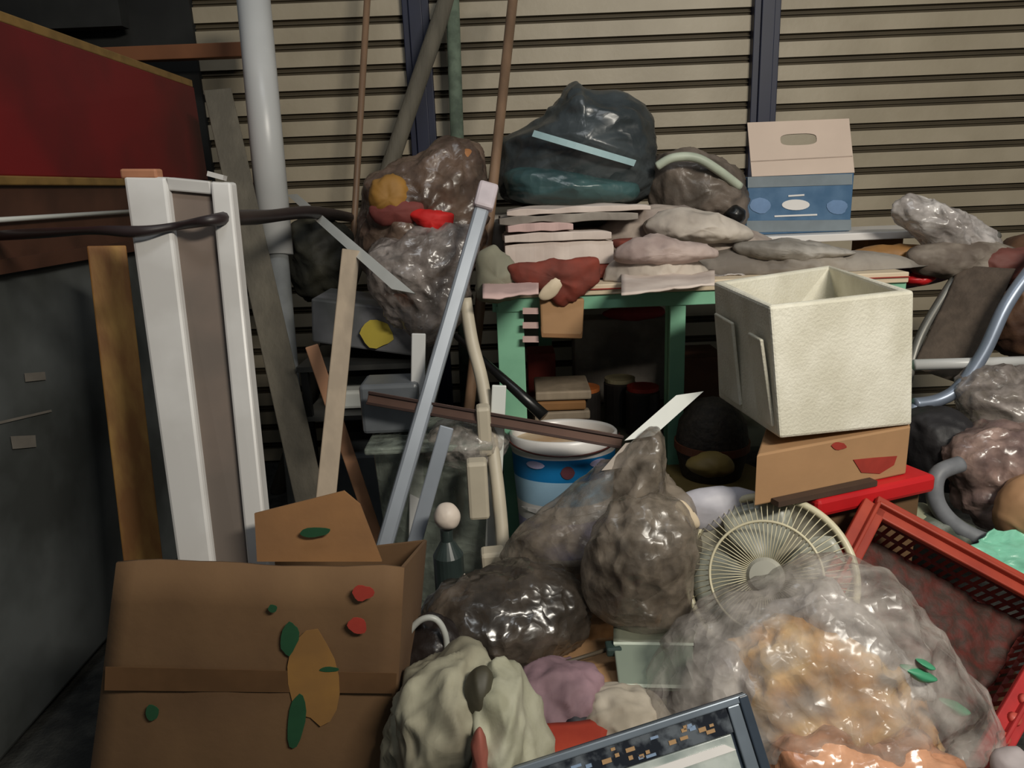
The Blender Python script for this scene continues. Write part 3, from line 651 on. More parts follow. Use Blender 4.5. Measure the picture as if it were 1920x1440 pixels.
# gable with handle hole
def gable():
    g = G(); y0 = 2.50; 
    def q(x, z): return V(x, 2.50+.07*(z-zm)/(ztp-zm), z)
    hx0 = P(1462, 260, 2.55).x; hx1 = P(1530, 260, 2.55).x; hz0 = P(1495, 273, 2.55).z; hz1 = P(1495, 251, 2.55).z
    outer = [(xl+.012, zm), (xr-.0, zm), (xr-.004, ztp), (xl+.02, ztp-.004)]
    n = 24; inn = []; out_ = []
    cx, cz = (hx0+hx1)/2, (hz0+hz1)/2; hw, hh = (hx1-hx0)/2, (hz1-hz0)/2
    def onrect(a):
        dx, dz = math.cos(a), math.sin(a); t = 9
        for lim, d, c_ in ((xr, dx, cx), (xl+.015, dx, cx)):
            if abs(d) > 1e-6 and (lim-c_)/d > 0: t = min(t, (lim-c_)/d)
        for lim, d, c_ in ((ztp, dz, cz), (zm, dz, cz)):
            if abs(d) > 1e-6 and (lim-c_)/d > 0: t = min(t, (lim-c_)/d)
        return cx+dx*t, cz+dz*t
    angs = sorted([2*math.pi*i/n for i in range(n)]+[math.atan2(z-cz, x-cx) % (2*math.pi) for x in (xl+.015, xr) for z in (zm, ztp)])
    vs = []; fs = []
    for a_ in angs:
        x, z = onrect(a_); vs.append(q(x, z))
        c_, s_ = math.cos(a_), math.sin(a_); vs.append(q(cx+hw*abs(c_)**.6*(1 if c_ > 0 else -1), cz+hh*abs(s_)**.6*(1 if s_ > 0 else -1)))
    m_ = len(angs)
    for i in range(m_): j = (i+1) % m_; fs.append((2*i, 2*i+1, 2*j+1, 2*j))
    build('handle_gable', vs, fs, carrw, cr, solid=.004)
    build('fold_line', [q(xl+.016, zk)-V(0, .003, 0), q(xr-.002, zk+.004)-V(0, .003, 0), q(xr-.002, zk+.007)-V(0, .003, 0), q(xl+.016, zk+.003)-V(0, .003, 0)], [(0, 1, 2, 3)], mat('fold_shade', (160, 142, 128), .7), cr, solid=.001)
gable()
# back slope of the gable
build('rear_gable', [V(xl+.015, 2.66, zm), V(xr, 2.66, zm), V(xr, 2.585, ztp-.03), V(xl+.015, 2.585, ztp-.03)], [(0, 1, 2, 3)], carrw, cr, solid=.003) if False else None

o = lump('plastic_wad', [(1682, 405), (1690, 378), (1725, 370), (1760, 385), (1800, 405), (1850, 430), (1870, 470), (1830, 500), (1780, 480), (1730, 440)], 2.3, .07, filml, None, .025, 10, 60)
tag(o, 'crumpled pale plastic wad at the right end of the shelf board', 'plastic')

# ------------------------------------------------------------------ polystyrene box on a cardboard box
fb = empty('polystyrene_box', P(1580, 815, 1.95), 'open white polystyrene box on the printed carton', 'box')
FTL = P(1443, 574, 1.42); FTR = PZ(1714, 545, FTL.z); RTL = PZ(1338, 528, FTL.z); RTR = PZ(1556, 497, FTL.z)
FBL = P(1462, 823, 1.42); FBR = P(1710, 797, FTR.y); RBL = P(1347, 745, RTL.y); RBR = RBL+(FBR-FBL)*((RTR-RTL).length/(FTR-FTL).length)
t = .024
def inset(p, c, k): 
    e = V(c.x-p.x, c.y-p.y, 0); return p+e.normalized()*k
ct = (FTL+FTR+RTL+RTR)/4
iF = [inset(p, ct, t*1.3) for p in (FTL, FTR, RTR, RTL)]
iB = [inset(p, (FBL+FBR+RBL+RBR)/4, t*1.3)+V(0, 0, t) for p in (FBL, FBR, RBR, RBL)]
Ov = [FTL, FTR, RTR, RTL, FBL, FBR, RBR, RBL]+iF+iB
fcs = [(0, 1, 5, 4), (1, 2, 6, 5), (2, 3, 7, 6), (3, 0, 4, 7), (4, 5, 6, 7), (8, 9, 1, 0), (9, 10, 2, 1), (10, 11, 3, 2), (11, 8, 0, 3), (8, 9, 13, 12), (9, 10, 14, 13), (10, 11, 15, 14), (11, 8, 12, 15), (12, 13, 14, 15)]
o = build('box_shell', Ov, fcs, foam, fb, bevel=.008)
# raised ribs on the left side
sn = (FBL-FTL).cross(RTL-FTL).normalized()
if sn.x > 0: sn = -sn
for u0, u1 in ((.06, .26), (.55, .9)):
    q0 = FTL.lerp(RTL, u0)+V(0, 0, -.07); q1 = FTL.lerp(RTL, u1)+V(0, 0, -.07); q3 = FBL.lerp(RBL, u0)+V(0, 0, .02); q2 = FBL.lerp(RBL, u1)+V(0, 0, .02)
    G().hexa([p for p in (q0, q1, q2, q3)]+[p+sn*.008 for p in (q0, q1, q2, q3)]).out('side_rib', foam, fb, bevel=.003)

cx = empty('printed_carton', P(1555, 905, 1.95), 'brown carton with red print under the polystyrene box', 'box')
zct = min(FBL.z, FBR.z)-.002; 
hd = (FBR-FBL); hd.z = 0; hd.normalize(); hn = V(-hd.y, hd.x, 0)
zcb = P(1555, 915, (FBL.y+FBR.y)/2).z
_f = V(FBL.x, FBL.y, 0)-hd*.055; W_ = (V(FBR.x, FBR.y, 0)-_f).length-.004
_r1 = V(_f.x, _f.y, 0).normalized(); _r1 = (_r1+V(.10, 0, 0)).normalized(); CW = [_f, _f+hd*W_, _f+hd*W_+_r1*.24, _f+_r1*.24]; CW = [V(p.x, p.y, zcb) for p in CW]; c0, c1 = CW[0], CW[1]; cmid = sum(CW, V(0, 0, 0))/4
crot = Euler((0, 0, math.atan2(hd.y, hd.x)))
G().hexa(CW+[V(p.x, p.y, zct) for p in CW]).out('carton_body', cardp, cx, bevel=.004)
def f2(x, y):
    d = P(x, y, 1)-V(0, 0, CAM_H); q0 = CW[0]-hn*.0015; return V(0, 0, CAM_H)+d*((q0-V(0, 0, CAM_H)).dot(hn)/d.dot(hn))
build('red_print', [f2(1600, 862), f2(1640, 858), f2(1682, 855), f2(1676, 872), f2(1650, 888), f2(1615, 886)], [(0, 1, 2, 3, 4, 5)], inkred, cx, solid=.001)
build('red_print', blot(1573, 836, 14, 7, 2, f=f2), [tuple(range(16))], inkred, cx, solid=.001)
# things below the carton
zr = zcb
tag(G().box((cmid.x+.02, cmid.y-.01, zr-.022), (.33, .20, .042), crot).out('red_tub', reds, bevel=.01), 'shallow bright red tub under the printed carton', 'tub')
tag(G().box((cmid.x+.02, cmid.y+.02, (zr-.045)/2), (.31, .18, zr-.047), crot).out('lower_carton', cardd, bevel=.004), 'plain dark carton beneath the red tub', 'box')
tag(G().box(c0.lerp(c1, .42)-hn*.013+V(0, 0, .006), (.26, .022, .012), crot).out('wooden_stick', mat('slat_brown', (70, 52, 40), .7)), 'narrow brown stick along the foot of the printed carton', 'stick')

# round dark basket left of carton
rb = empty('wicker_basket', P(1335, 895, 2.0), 'dark round basket standing left of the printed carton', 'basket')
c = P(1335, 820, 2.02); zbk = P(1335, 905, 1.95).z
G().lathe([(0, 0), (.085, 0), (.105, .09), (.095, .16), (.06, .215), (0, .235)], V(c.x, 2.02, zbk), n=32).out('basket_body', mat('wicker_dark', (54, 46, 38), .7, .3, 50, .5, 80), rb, smooth=True)
G().lathe([(.088, -.008), (.107, -.008), (.107, .014), (.088, .014), (.088, -.008)], V(c.x, 2.02, zbk+.09), n=32).out('band', mat('band_brown', (110, 62, 38), .6), rb, smooth=False)
G().lathe([(0, 0), (.15, 0), (.155, .02), (0, .02)], V(c.x, 2.0, zbk-.022), n=32).out('tray', mat('tray_ochre', (128, 108, 62), .6), rb)
tag(G().box((c.x-.0, 2.02, (zbk-.024)/2), (.2, .2, zbk-.026)).out('small_carton', cardd, bevel=.003), 'small carton below the dark basket', 'box')
o = lump('yellow_bag', [(1290, 872), (1330, 852), (1365, 858), (1372, 880), (1330, 890)], 1.82, .04, mat('dull_yellow', (138, 116, 62), .6), None, .008, 12, 62, n=6); tag(o, 'dull yellow bag at the foot of the dark basket', 'bag')

# ------------------------------------------------------------------ paint bucket
bk = empty('paint_bucket', V(0, 0, 0), 'white paint bucket with blue label under the bronze bar', 'bucket')
bc = P(1057, 812, 1.97); RB = .153; H = .36
base = V(bc.x, 1.97, bc.z-H+.0); bk.location = base; WL[bk] = base
prof = [(.0, 0), (.128, 0), (.131, .02), (.134, .06), (.136, .125), (.139, .175), (.1445, .245), (.148, .308), (.149, .316), (RB, .322), (RB+.004, .335), (RB+.001, .345), (RB+.001, .355), (RB-.004, .36), (RB-.01, .352), (RB-.012, .325)]
ks = [0, 0, 3, 3, 0, 2, 1, 0, 0, 0, 0, 0, 0, 0, 0]
pail = G().lathe(prof, base, ks, n=64).out('pail', [pailw, bluel, paleb, lav], bk, smooth=True)
G().lathe([(0, .333), (RB-.0125, .333), (RB-.0125, .32), (0, .32)], base, n=48).out('contents', mat('cream_paint', (216, 190, 160), .5, .1, 6, rgb2=(190, 150, 110)), bk)
def ring_patch(nm, a0, a1, z0, z1, rr, m, n=10, wav=0):
    vs = []; fs = []
    for i in range(n+1):
        a_ = a0+(a1-a0)*i/n; e = math.sin(math.pi*i/n)**.5 if wav else 1
        zc_, hh = (z0+z1)/2, (z1-z0)/2*max(e, .05)
        for z in (zc_-hh, zc_+hh): 
            r_ = .131+(z/.36)*.018+rr; vs.append(base+V(r_*math.cos(a_), r_*math.sin(a_), z))
    for i in range(n): fs.append((2*i, 2*i+1, 2*i+3, 2*i+2))
    build(nm, vs, fs, m, pail, solid=.0008)
fa = -math.pi/2
ring_patch('round_emblem', fa-.13, fa+.13, .256, .292, .0035, inkmaroon, wav=1)
for k, a_ in enumerate((-.62, .62)): ring_patch('cloud_mark', fa+a_-.2, fa+a_+.2, 0.282, .303, .0035, lav, wav=1)
ring_patch('purple_lettering', fa-.55, fa-.25, .10, .118, .0035, purple, wav=1)
ring_patch('purple_lettering', fa-.7, fa-.1, .078, .086, .0035, purple)
ring_patch('white_wave', fa-1.1, fa+1.1, .150, .168, .0030, pailw, wav=1)
pts = [base+V((RB+.006)*math.cos(t_), (RB+.006)*math.sin(t_)-.006, .352-.028*math.sin((t_+math.pi)/math.pi*math.pi)) for t_ in [-math.pi+.1+i*(math.pi-.2)/24 for i in range(25)]]
G().tube(pts, .0025, 8).out('wire_handle', mat('handle_dark', (84, 44, 40), .4), bk, smooth=True)
bk.rotation_euler = (-.10, 0, 0)
tag(G().box((base.x, 1.97, (base.z)/2-.006), (.30, .28, base.z-.014)).out('plain_carton', cardd, bevel=.004), 'plain carton on the ground under the paint bucket', 'box')

# pale stand and junk left of the bucket
ps = empty('white_stand', P(930, 1090, 1.6), 'ivory plastic stand with stacked blocks left of the bucket', 'stand')
pts = catmull([P(872, 560, 1.9), P(885, 640, 1.87), P(905, 720, 1.82), P(925, 850, 1.74), P(938, 960, 1.68), P(946, 1075, 1.62)], 5)
pts.append(V(pts[-1].x+.01, 1.60, 0.01))
G().tube(pts, .017, 12).out('stand_pole', ivory, ps, smooth=True)
for (px, y0_, y1_, w_, yy) in ((893, 862, 968, .05, 1.66), (923, 1030, 1100, .056, 1.58), (905, 760, 850, .035, 1.74)):
    a, b = P(px, y0_, yy), P(px+6, y1_, yy); G().bar(a, b, w_, .05).out('block', ivory, ps, bevel=.008)
for k, (px, py, lb) in enumerate(((838, 968, 'upper round ivory knob hanging between tube and stand'), (858, 1098, 'lower round ivory knob on the dark bottle'))):
    kn = lump('round_knob', [(px-24, py+4), (px-14, py-20), (px+10, py-22), (px+25, py-2), (px+16, py+19), (px-10, py+20)], 1.5, .028, mat('knob_white', (214, 200, 186), .5), None, .002, 9, 70+k, n=8)
    tag(kn, lb, 'knob', 'round ivory knobs')
# dark bottles carrying the knobs
for k, (px, py, lb, m) in enumerate(((838, 988, 'dark slim bottle under the upper knob', mat('dark_teal_bottle', (46, 56, 54), .35)), (868, 1116, 'dark blue bottle behind the lower knob', mat('dark_blue_bottle', (34, 38, 52), .35)))):
    p = P(px, py, 1.52+.06*k*0); zt_ = p.z
    g = G().lathe([(0, 0), (.032, 0), (.034, .01), (.034, max(.03, zt_-.06)), (.014, max(.04, zt_-.025)), (.014, zt_+.002), (0, zt_+.002)], V(p.x, 1.505, 0.0), n=24).out('dark_bottle', m, smooth=False); tag(g, lb, 'bottle')
# clear storage bin
cbin = empty('clear_bin', P(760, 1000, 1.75), 'cloudy clear plastic bin behind the silver tube', 'bin')
z1 = P(800, 848, 1.72).z
q = [V(P(690, 850, 1.72).x, 1.72, 0.02), V(P(918, 850, 1.72).x, 1.72, 0.02)]
xL, xR = q[0].x, q[1].x
G().hexa([V(xL+.02, 1.79, .0), V(xR-.02, 1.79, .0), V(xR-.02, 1.95, .0), V(xL+.02, 1.95, .0), V(xL, 1.77, z1), V(xR, 1.77, z1), V(xR, 1.97, z1), V(xL, 1.97, z1)]).out('bin_body', clearp, cbin, bevel=.012)
G().hexa([V(xL-.008, 1.712, z1), V(xR+.008, 1.712, z1), V(xR+.008, 1.958, z1), V(xL-.008, 1.958, z1), V(xL-.008, 1.712, z1+.018), V(xR+.008, 1.712, z1+.018), V(xR+.008, 1.958, z1+.018), V(xL-.008, 1.958, z1+.018)]).out('bin_lid', clearp, cbin, bevel=.005)
o = lump('plastic_bag', [(800, 845), (830, 800), (880, 790), (930, 800), (935, 850), (870, 862)], 1.80, .08, filmc, None, .02, 10, 75); tag(o, 'clear plastic bag resting on the cloudy bin lid', 'bag')
tag(G().box((P(740, 800, 1.85).x, 1.86, (z1+.02)+.07), (.15, .12, .13)).out('grey_tin', mat('tin_slate', (96, 100, 104), .4, .1), bevel=.01), 'slate grey tin on the left of the cloudy bin', 'tin')

# white strip above bucket
a, b = P(1293, 738, 1.62), P(1198, 822, 1.52); pole('metal_strip', a, b, .034, .004, alub, 'short white glossy strip standing out of the brown film', 'strip', hcut=True, bev=0)
a, b = b, P(1150, 880, 1.47); pole('metal_strip', a+V(-.004, 0, -.008), b, .034, .004, mat('dim_strip', (150, 138, 126), .4), 'dull lower strip half hidden in the brown film', 'strip', hcut=True, bev=0)
# plastic film masses
o = lump('plastic_film', [(1235, 805), (1195, 830), (1140, 880), (1060, 950), (980, 1000), (950, 1060), (975, 1130), (1060, 1180), (1150, 1160), (1250, 1150), (1300, 1080), (1300, 960), (1250, 900), (1245, 850)], 1.50, .10, filmg, None, .026, 7, 80, n=26)
tag(o, 'large crumpled brownish clear film rising to the glossy strip', 'film')
o = lump('plastic_bag', [(1110, 1010), (1150, 955), (1220, 945), (1280, 975), (1290, 1060), (1270, 1150), (1180, 1175), (1110, 1120)], 1.33, .08, filmg, None, .019, 8, 81)
tag(o, 'puffed brownish plastic bag left of the fan', 'bag')
lump('dark_contents', [(1130, 1010), (1180, 980), (1260, 990), (1265, 1060), (1200, 1110), (1140, 1080)], 1.34, .05, mat('murk', (70, 62, 54), .6), o, .02, 9, 82, n=8)
o = lump('plastic_film', [(780, 1180), (820, 1130), (900, 1090), (1000, 1070), (1080, 1100), (1100, 1160), (1050, 1210), (950, 1240), (860, 1230), (790, 1230)], 1.36, .12, film('dark_film', (92, 82, 72), .85, .25, (56, 50, 44), 8), None, .02, 8, 83)
tag(o, 'dark brown plastic film heaped right of the cardboard box', 'film')
o = lump('black_bag', [(755, 1230), (760, 1185), (800, 1165), (840, 1180), (860, 1230), (830, 1290), (780, 1310), (752, 1280)], 1.25, .06, mat('black_film', (38, 32, 30), .4, .2, 8, .4, 30), None, .015, 10, 84)
tag(o, 'small black bag inside the white loop right of the cardboard box', 'bag')
pts = catmull([P(757, 1235, 1.2), P(765, 1190, 1.2), P(790, 1162, 1.2), P(818, 1162, 1.2), P(836, 1195, 1.2), P(838, 1255, 1.2)], 6)
pts[-1].z -= .0
tag(G().tube(pts, [.006]*len(pts), 10).out('handle_loop', mat('loop_white', (170, 172, 166), .4), smooth=True), 'white plastic handle loop arching over the black bag', 'loop')
# heap base boxes on the ground that carry the foreground things
def carton(name, c, d, rz, m, label, cat='box'):
    return tag(G().box(c, d, Euler((0, 0, rz))).out(name, m, bevel=.004), label, cat)

# cream cloths, mauve cloth, lid, cardboard scraps
zgl = .0
o = lump('cream_cloth', [(745, 1400), (755, 1330), (800, 1285), (860, 1262), (900, 1275), (915, 1350), (905, 1420), (890, 1500), (800, 1520), (752, 1470)], 1.02, .10, celad, None, .028, 9, 90)
tag(o, 'crumpled cream cloth beside the cardboard box', 'cloth')
o = lump('cream_cloth', [(905, 1300), (935, 1270), (965, 1300), (985, 1370), (1005, 1420), (1000, 1500), (930, 1520), (895, 1450), (890, 1370)], 1.0, .08, mat('pale_celadon', (178, 176, 156), .75, .06, 9, .2, 30, rgb2=(144, 142, 120)), None, .03, 9, 91)
tag(o, 'pale green white cloth between cream cloth and framed plate', 'cloth')
o = lump('dark_ring', [(875, 1290), (890, 1262), (915, 1262), (922, 1300), (912, 1335), (885, 1330)], .98, .03, mat('olive_dark', (64, 60, 46), .6), None, .006, 12, 92, n=6); tag(o, 'dark olive stopper between the two cream cloths', 'stopper')
o = lump('red_ribbon', [(885, 1390), (900, 1370), (912, 1400), (915, 1450), (930, 1500), (905, 1500), (890, 1440)], .905, .02, mat('pink_brown', (150, 84, 70), .7), None, .006, 12, 93, n=6); tag(o, 'reddish strip of cloth between the cream cloths', 'ribbon')
o = lump('mauve_cloth', [(965, 1300), (990, 1268), (1050, 1262), (1105, 1275), (1108, 1305), (1070, 1330), (1050, 1365), (1000, 1375), (972, 1345)], 1.17, .07, mauve, None, .018, 11, 94)
tag(o, 'mauve pink cloth right of the pale green cloth', 'cloth')
o = sheet('red_tray', P(995, 1370, 1.06), P(1145, 1350, 1.10), P(1120, 1440, .98), P(990, 1440, .98), redo, None, 10, 8, .004, 7, 95, th=.012)
tag(o, 'orange red plastic piece above the framed plate edge', 'plastic')
o = lump('white_rag', [(1100, 1335), (1140, 1310), (1190, 1310), (1230, 1320), (1245, 1350), (1200, 1375), (1140, 1385), (1105, 1370)], 1.12, .06, mat('pale_rag', (190, 180, 164), .8, .1, 9, rgb2=(150, 140, 124)), None, .014, 12, 96)
tag(o, 'pale crumpled rag above the framed plate', 'rag')
o = lump('dark_shoe', [(1050, 1330), (1075, 1315), (1115, 1325), (1125, 1350), (1090, 1370), (1055, 1360)], 1.13, .05, mat('shoe_black', (26, 22, 28), .5), None, .004, 9, 97, n=8); tag(o, 'black lump in the gap right of the mauve cloth', 'lump')
cs = build('cardboard_scrap', [P(985, 1250, 1.28), P(1010, 1205, 1.38), P(1160, 1180, 1.42), P(1185, 1225, 1.30), P(1165, 1295, 1.17), P(1060, 1290, 1.18)], [(0, 1, 2, 3, 4, 5)], cardp, None, solid=.006); tag(cs, 'torn pale cardboard piece left of the pale green tray', 'cardboard')
cs2 = sheet('corrugated_card', P(1075, 1150, 1.48), P(1250, 1120, 1.50), P(1230, 1200, 1.36), P(1060, 1215, 1.36), card, None, 40, 8, .004, 30, 98, th=.004); tag(cs2, 'corrugated cardboard sheet under the puffed plastic bag', 'cardboard')
pts = [P(1000, 1258, 1.2), P(1080, 1236, 1.22), P(1145, 1216, 1.25)]
sk = G().tube(pts, .004, 8).out('wooden_skewer', mat('skewer_dark', (70, 60, 46), .6), smooth=True); tag(sk, 'dark thin stick with green cap across the torn cardboard piece', 'stick')
G().box(P(1150, 1216, 1.24), (.03, .03, .018)).out('end_cap', mat('cap_teal', (44, 60, 56), .5), sk, bevel=.004)
ld = empty('plastic_tray', P(1215, 1280, 1.2), 'flat pale green plastic tray with bright rim', 'tray')
Q = [P(1160, 1285, 1.16), P(1300, 1288, 1.16), P(1300, 1208, 1.24), P(1150, 1206, 1.24)]
G().hexa([p-V(0, 0, .012) for p in Q]+Q).out('lid_plate', greenish, ld, bevel=.003)
G().bar(Q[0], Q[1], .006, .006).out('front_rim', mat('rim_pale', (186, 196, 180), .3), ld)
G().bar(Q[3], Q[2], .005, .005).out('rear_rim', mat('rim_pale', (186, 196, 180), .3), ld)
sheet('lid_back', Q[3], Q[2], P(1310, 1178, 1.30), P(1150, 1178, 1.30), mat('lid_olive', (112, 114, 98), .4), ld, 12, 5, .003, 8, 99)
tag(sheet('metal_strip', P(1110, 1305, 1.14), P(1250, 1310, 1.14), P(1250, 1322, 1.13), P(1110, 1318, 1.13), mat('strip_dark', (84, 80, 66), .4), None, 8, 2, .0, 5, 1), 'dim flat strip below the pale green tray', 'strip')

# ------------------------------------------------------------------ framed plate at the bottom edge
fp = empty('framed_plate', P(1200, 1420, .9), 'slate framed speckled plate tilted at the bottom edge', 'frame')
A_ = P(1397, 1300, .96); B_ = P(700, 1525, .86)
best = min((abs((B_-A_).normalized().dot((P(1480, 1560, .6+.004*i)-A_).normalized())), .6+.004*i) for i in range(90))
C_ = P(1480, 1560, best[1]); eu = (B_-A_).normalized(); ev = (C_-A_); ev = (ev-eu*ev.dot(eu)).normalized(); nn = eu.cross(ev).normalized()
if nn.z < 0: nn = -nn
LU, LV = .46, .30
def fpt(u, v, h=0): return A_+eu*u+ev*v+nn*h
def plate(u0, u1, v0, v1, h0, h1, name, m, bevel=.001, par=None):
    return G().hexa([fpt(u0, v0, h0), fpt(u1, v0, h0), fpt(u1, v1, h0), fpt(u0, v1, h0), fpt(u0, v0, h1), fpt(u1, v0, h1), fpt(u1, v1, h1), fpt(u0, v1, h1)]).out(name, m, par or fp, bevel=bevel)
plate(0, LU, 0, LV, -.012, -.004, 'back_board', navyf)
plate(0, LU, -.001, .010, -.004, .006, 'top_bar', slatel, .002)
plate(-.001, .014, 0, LV, -.012, .008, 'side_bar', navyf, .002)
plate(.014, .034, .01, LV, -.004, .004, 'inner_bar', slatel, .002)
plate(.034, LU, .010, .047, -.004, .0, 'speckled_band', speck)
plate(.04, LU, .048, LV, -.004, .001, 'pale_glass', mirror)
G().hexa([fpt(u, v, h) for h in (.001, .003) for u, v in ((.055, .058), (.40, .058), (.40, .073), (.040, .070))]).out('painted_glint', pailw, fp)  # bright streak painted on the glass in place of a reflected highlight
for k in range(26):
    u = .05+random.random()*.3; v = .013+random.random()*.03; w_ = .006+random.random()*.01
    plate(u, u+w_, v, v+.0035+random.random()*.003, .0, .0012, 'fleck', gold if k % 3 else mat('fleck_blue', (130, 150, 176), .3), 0)

# ------------------------------------------------------------------ big clear bag with orange bags
bg = empty('clear_bag', P(1530, 1500, 1.1), 'big clear plastic bag at lower right with orange film inside', 'bag')
lump('bag_film', [(1225, 1330), (1275, 1200), (1340, 1140), (1430, 1095), (1540, 1068), (1640, 1082), (1705, 1150), (1770, 1230), (1835, 1330), (1825, 1440), (1780, 1530), (1550, 1560), (1330, 1540), (1240, 1430)], 1.14, .17, filmc, bg, .026, 7, 100, n=34, per=8)
for k, (cx_, cy_, rx, ry) in enumerate(((1722, 1262, 34, 13), (1790, 1325, 28, 12), (1735, 1245, 18, 8))):
    lump('green_print', [(cx_-rx, cy_-ry), (cx_, cy_-ry*.6), (cx_+rx, cy_+ry*.8), (cx_, cy_+ry*.9)], 1.0+.05*(k == 1), .012, mat('green_print_ink', (70, 148, 110), .4), bg, .002, 10, 105+k, n=4)
o = lump('orange_bag', [(1372, 1270), (1420, 1215), (1500, 1195), (1580, 1215), (1650, 1265), (1710, 1330), (1740, 1400), (1700, 1450), (1560, 1440), (1430, 1430), (1385, 1350)], 1.105, 0.10, orange, None, .03, 10, 110, n=26)
tag(o, 'bright orange film bundle inside the upper part of the clear bag', 'bag', 'orange film bundles in the clear bag')
o = lump('orange_bag', [(1450, 1460), (1500, 1400), (1620, 1390), (1740, 1410), (1780, 1470), (1740, 1560), (1600, 1590), (1470, 1560)], .99, .07, peach, None, .025, 11, 111, n=20)
tag(o, 'peach coloured film bundle low in the clear bag at the bottom edge', 'bag', 'orange film bundles in the clear bag')
o = lump('white_film_wad', [(1440, 1180), (1500, 1120), (1560, 1110), (1600, 1150), (1680, 1230), (1740, 1290), (1700, 1300), (1600, 1240), (1500, 1220)], 1.17, .07, filml, bg, .03, 9, 112)
o.name = 'inner_white_film'
lump('inner_white_film', [(1325, 1310), (1330, 1240), (1370, 1220), (1400, 1260), (1400, 1320), (1350, 1340)], 1.1, .05, filml, bg, .015, 12, 113, n=8)

# ------------------------------------------------------------------ fan
fa_ = empty('electric_fan', P(1430, 1100, 1.55), 'pale grey electric fan head lying behind the clear bag', 'fan')
fc_ = P(1440, 1082, 1.38); ax = (V(0, 0, CAM_H)-fc_).normalized(); ax = (ax+V(-.12, 0, .05)).normalized(); RF = .168
u_ = ax.cross(V(0, 0, 1)).normalized(); v_ = ax.cross(u_).normalized()
def fpos(r, a, h): return fc_+u_*(r*math.cos(a))+v_*(r*math.sin(a))+ax*h
ringp = [fpos(RF, 2*math.pi*i/72, 0) for i in range(73)]
G().tube(ringp, .008, 10, cap=False).out('rim', fanc, fa_, smooth=True)
g = G()
for i in range(72):
    a_ = 2*math.pi*i/72
    g.tube([fpos(.035, a_, .05), fpos(.09, a_+.06, .052), fpos(.14, a_+.1, .035), fpos(RF, a_+.12, .0)], .0011, 5)
for i in range(72):
    a_ = 2*math.pi*i/72
    g.tube([fpos(RF, a_, 0), fpos(.155, a_, -.045), fpos(.05, a_, -.07)], .0014, 5)
g.out('guard_wires', fanc, fa_, smooth=True)
G().lathe([(0, -.060), (.06, -.058), (.12, -.045), (.155, -.02), (.162, -.006), (.156, -.012), (.11, -.040), (.05, -.054), (0, -.056)], fc_, axis=ax, n=64).out('rear_shell', mat('shell_grey', (188, 182, 164), .5, .1, 6, rgb2=(160, 156, 140)), fa_, smooth=True)
G().tube([fpos(.11, 2*math.pi*i/60, .052) for i in range(61)], .003, 6, cap=False).out('guard_ring', fanc, fa_, smooth=True)
G().lathe([(0, .062), (.03, .06), (.038, .05), (.038, .044), (0, .044)], fc_, axis=ax, n=32).out('badge', fanw, fa_)
g = G()
for k in range(4):
    a0 = k*math.pi/2+.3; vs = []; fs = []
    for i in range(9):
        for j in range(7):
            r_ = .03+.125*i/8; sp = 1.25*(.55+.45*math.sin(math.pi*i/8*.9)); an = a0+sp*(j/6-.5)
            vs.append(fpos(r_, an, .012*(j/3-1)))
    for i in range(8):
        for j in range(6): q_ = i*7+j; fs.append((q_, q_+1, q_+8, q_+7))
    g.add(vs, fs)
g.out('blades', blade, fa_, smooth=True, solid=.003)
G().lathe([(0, -.16), (.05, -.155), (.06, -.10), (.05, -.068), (0, -.066)], fc_, axis=ax, n=32).out('motor_housing', fanw, fa_, smooth=True)
o = lump('fan_cover', [(1262, 950), (1300, 925), (1380, 915), (1420, 930), (1380, 960), (1330, 990), (1285, 985)], 1.5, .03, mat('cover_lilac', (184, 182, 190), .5), None, .006, 9, 120, n=8); tag(o, 'pale lilac cloth tucked at the upper left of the fan', 'cloth')
o = lump('cream_tag', [(1262, 950), (1280, 940), (1305, 965), (1310, 985), (1290, 990), (1270, 975)], 1.46, .015, cream, None, .002, 9, 121, n=6); tag(o, 'cream rolled tag left of the fan', 'tag')
fbz = fc_.z-.22
carton('plain_carton', (fc_.x-.02, 1.46, fbz/2+.0), (.34, .28, max(.05, fbz)), .1, cardd, 'plain carton below the electric fan')

# ------------------------------------------------------------------ red crate at right
rc = empty('red_crate', P(1800, 1200, 1.3), 'large red orange plastic crate tipped at the right edge', 'crate')
KA = P(1640, 948, 1.45); KB = P(2010, 1148, 1.34); KD = P(1520, 1150, 1.26)
e1 = KB-KA; e2 = KD-KA; KC = KA+e1+e2*2.2; KD = KA+e2*2.2
KC = P(1775, 1560, .98); KD = P(1440, 1330, 1.12)
kn_ = (KB-KA).cross(KD-KA).normalized()
if kn_.z < 0: kn_ = -kn_
dn_ = -kn_*.14
def rim(a, b, nm='rim', w_=.05, m=redo):
    side = (b-a).cross(kn_).normalized(); g = G().bar(a, b, w_, .014, side=side); g.bar(a+dn_*.06, b+dn_*.06, .008, .06, side=side); return g.out(nm, m, rc, bevel=.003)
for a_, b_ in ((KA, KB), (KA, KD), (KD, KC)): rim(a_, b_)
rim(KB, KC, m=mat('crate_red', (170, 44, 44), .5, .1, 20), w_=.05)
# studs on the near right rim
for k in range(9):
    t_ = .12+k*.085; p = KB.lerp(KC, t_)+kn_*.012
    G().lathe([(0, .006), (.010, .004), (.013, -.004), (0, -.004)], p, axis=kn_, n=14).out('stud', mat('stud_red', (196, 84, 72), .4), rc, smooth=True)
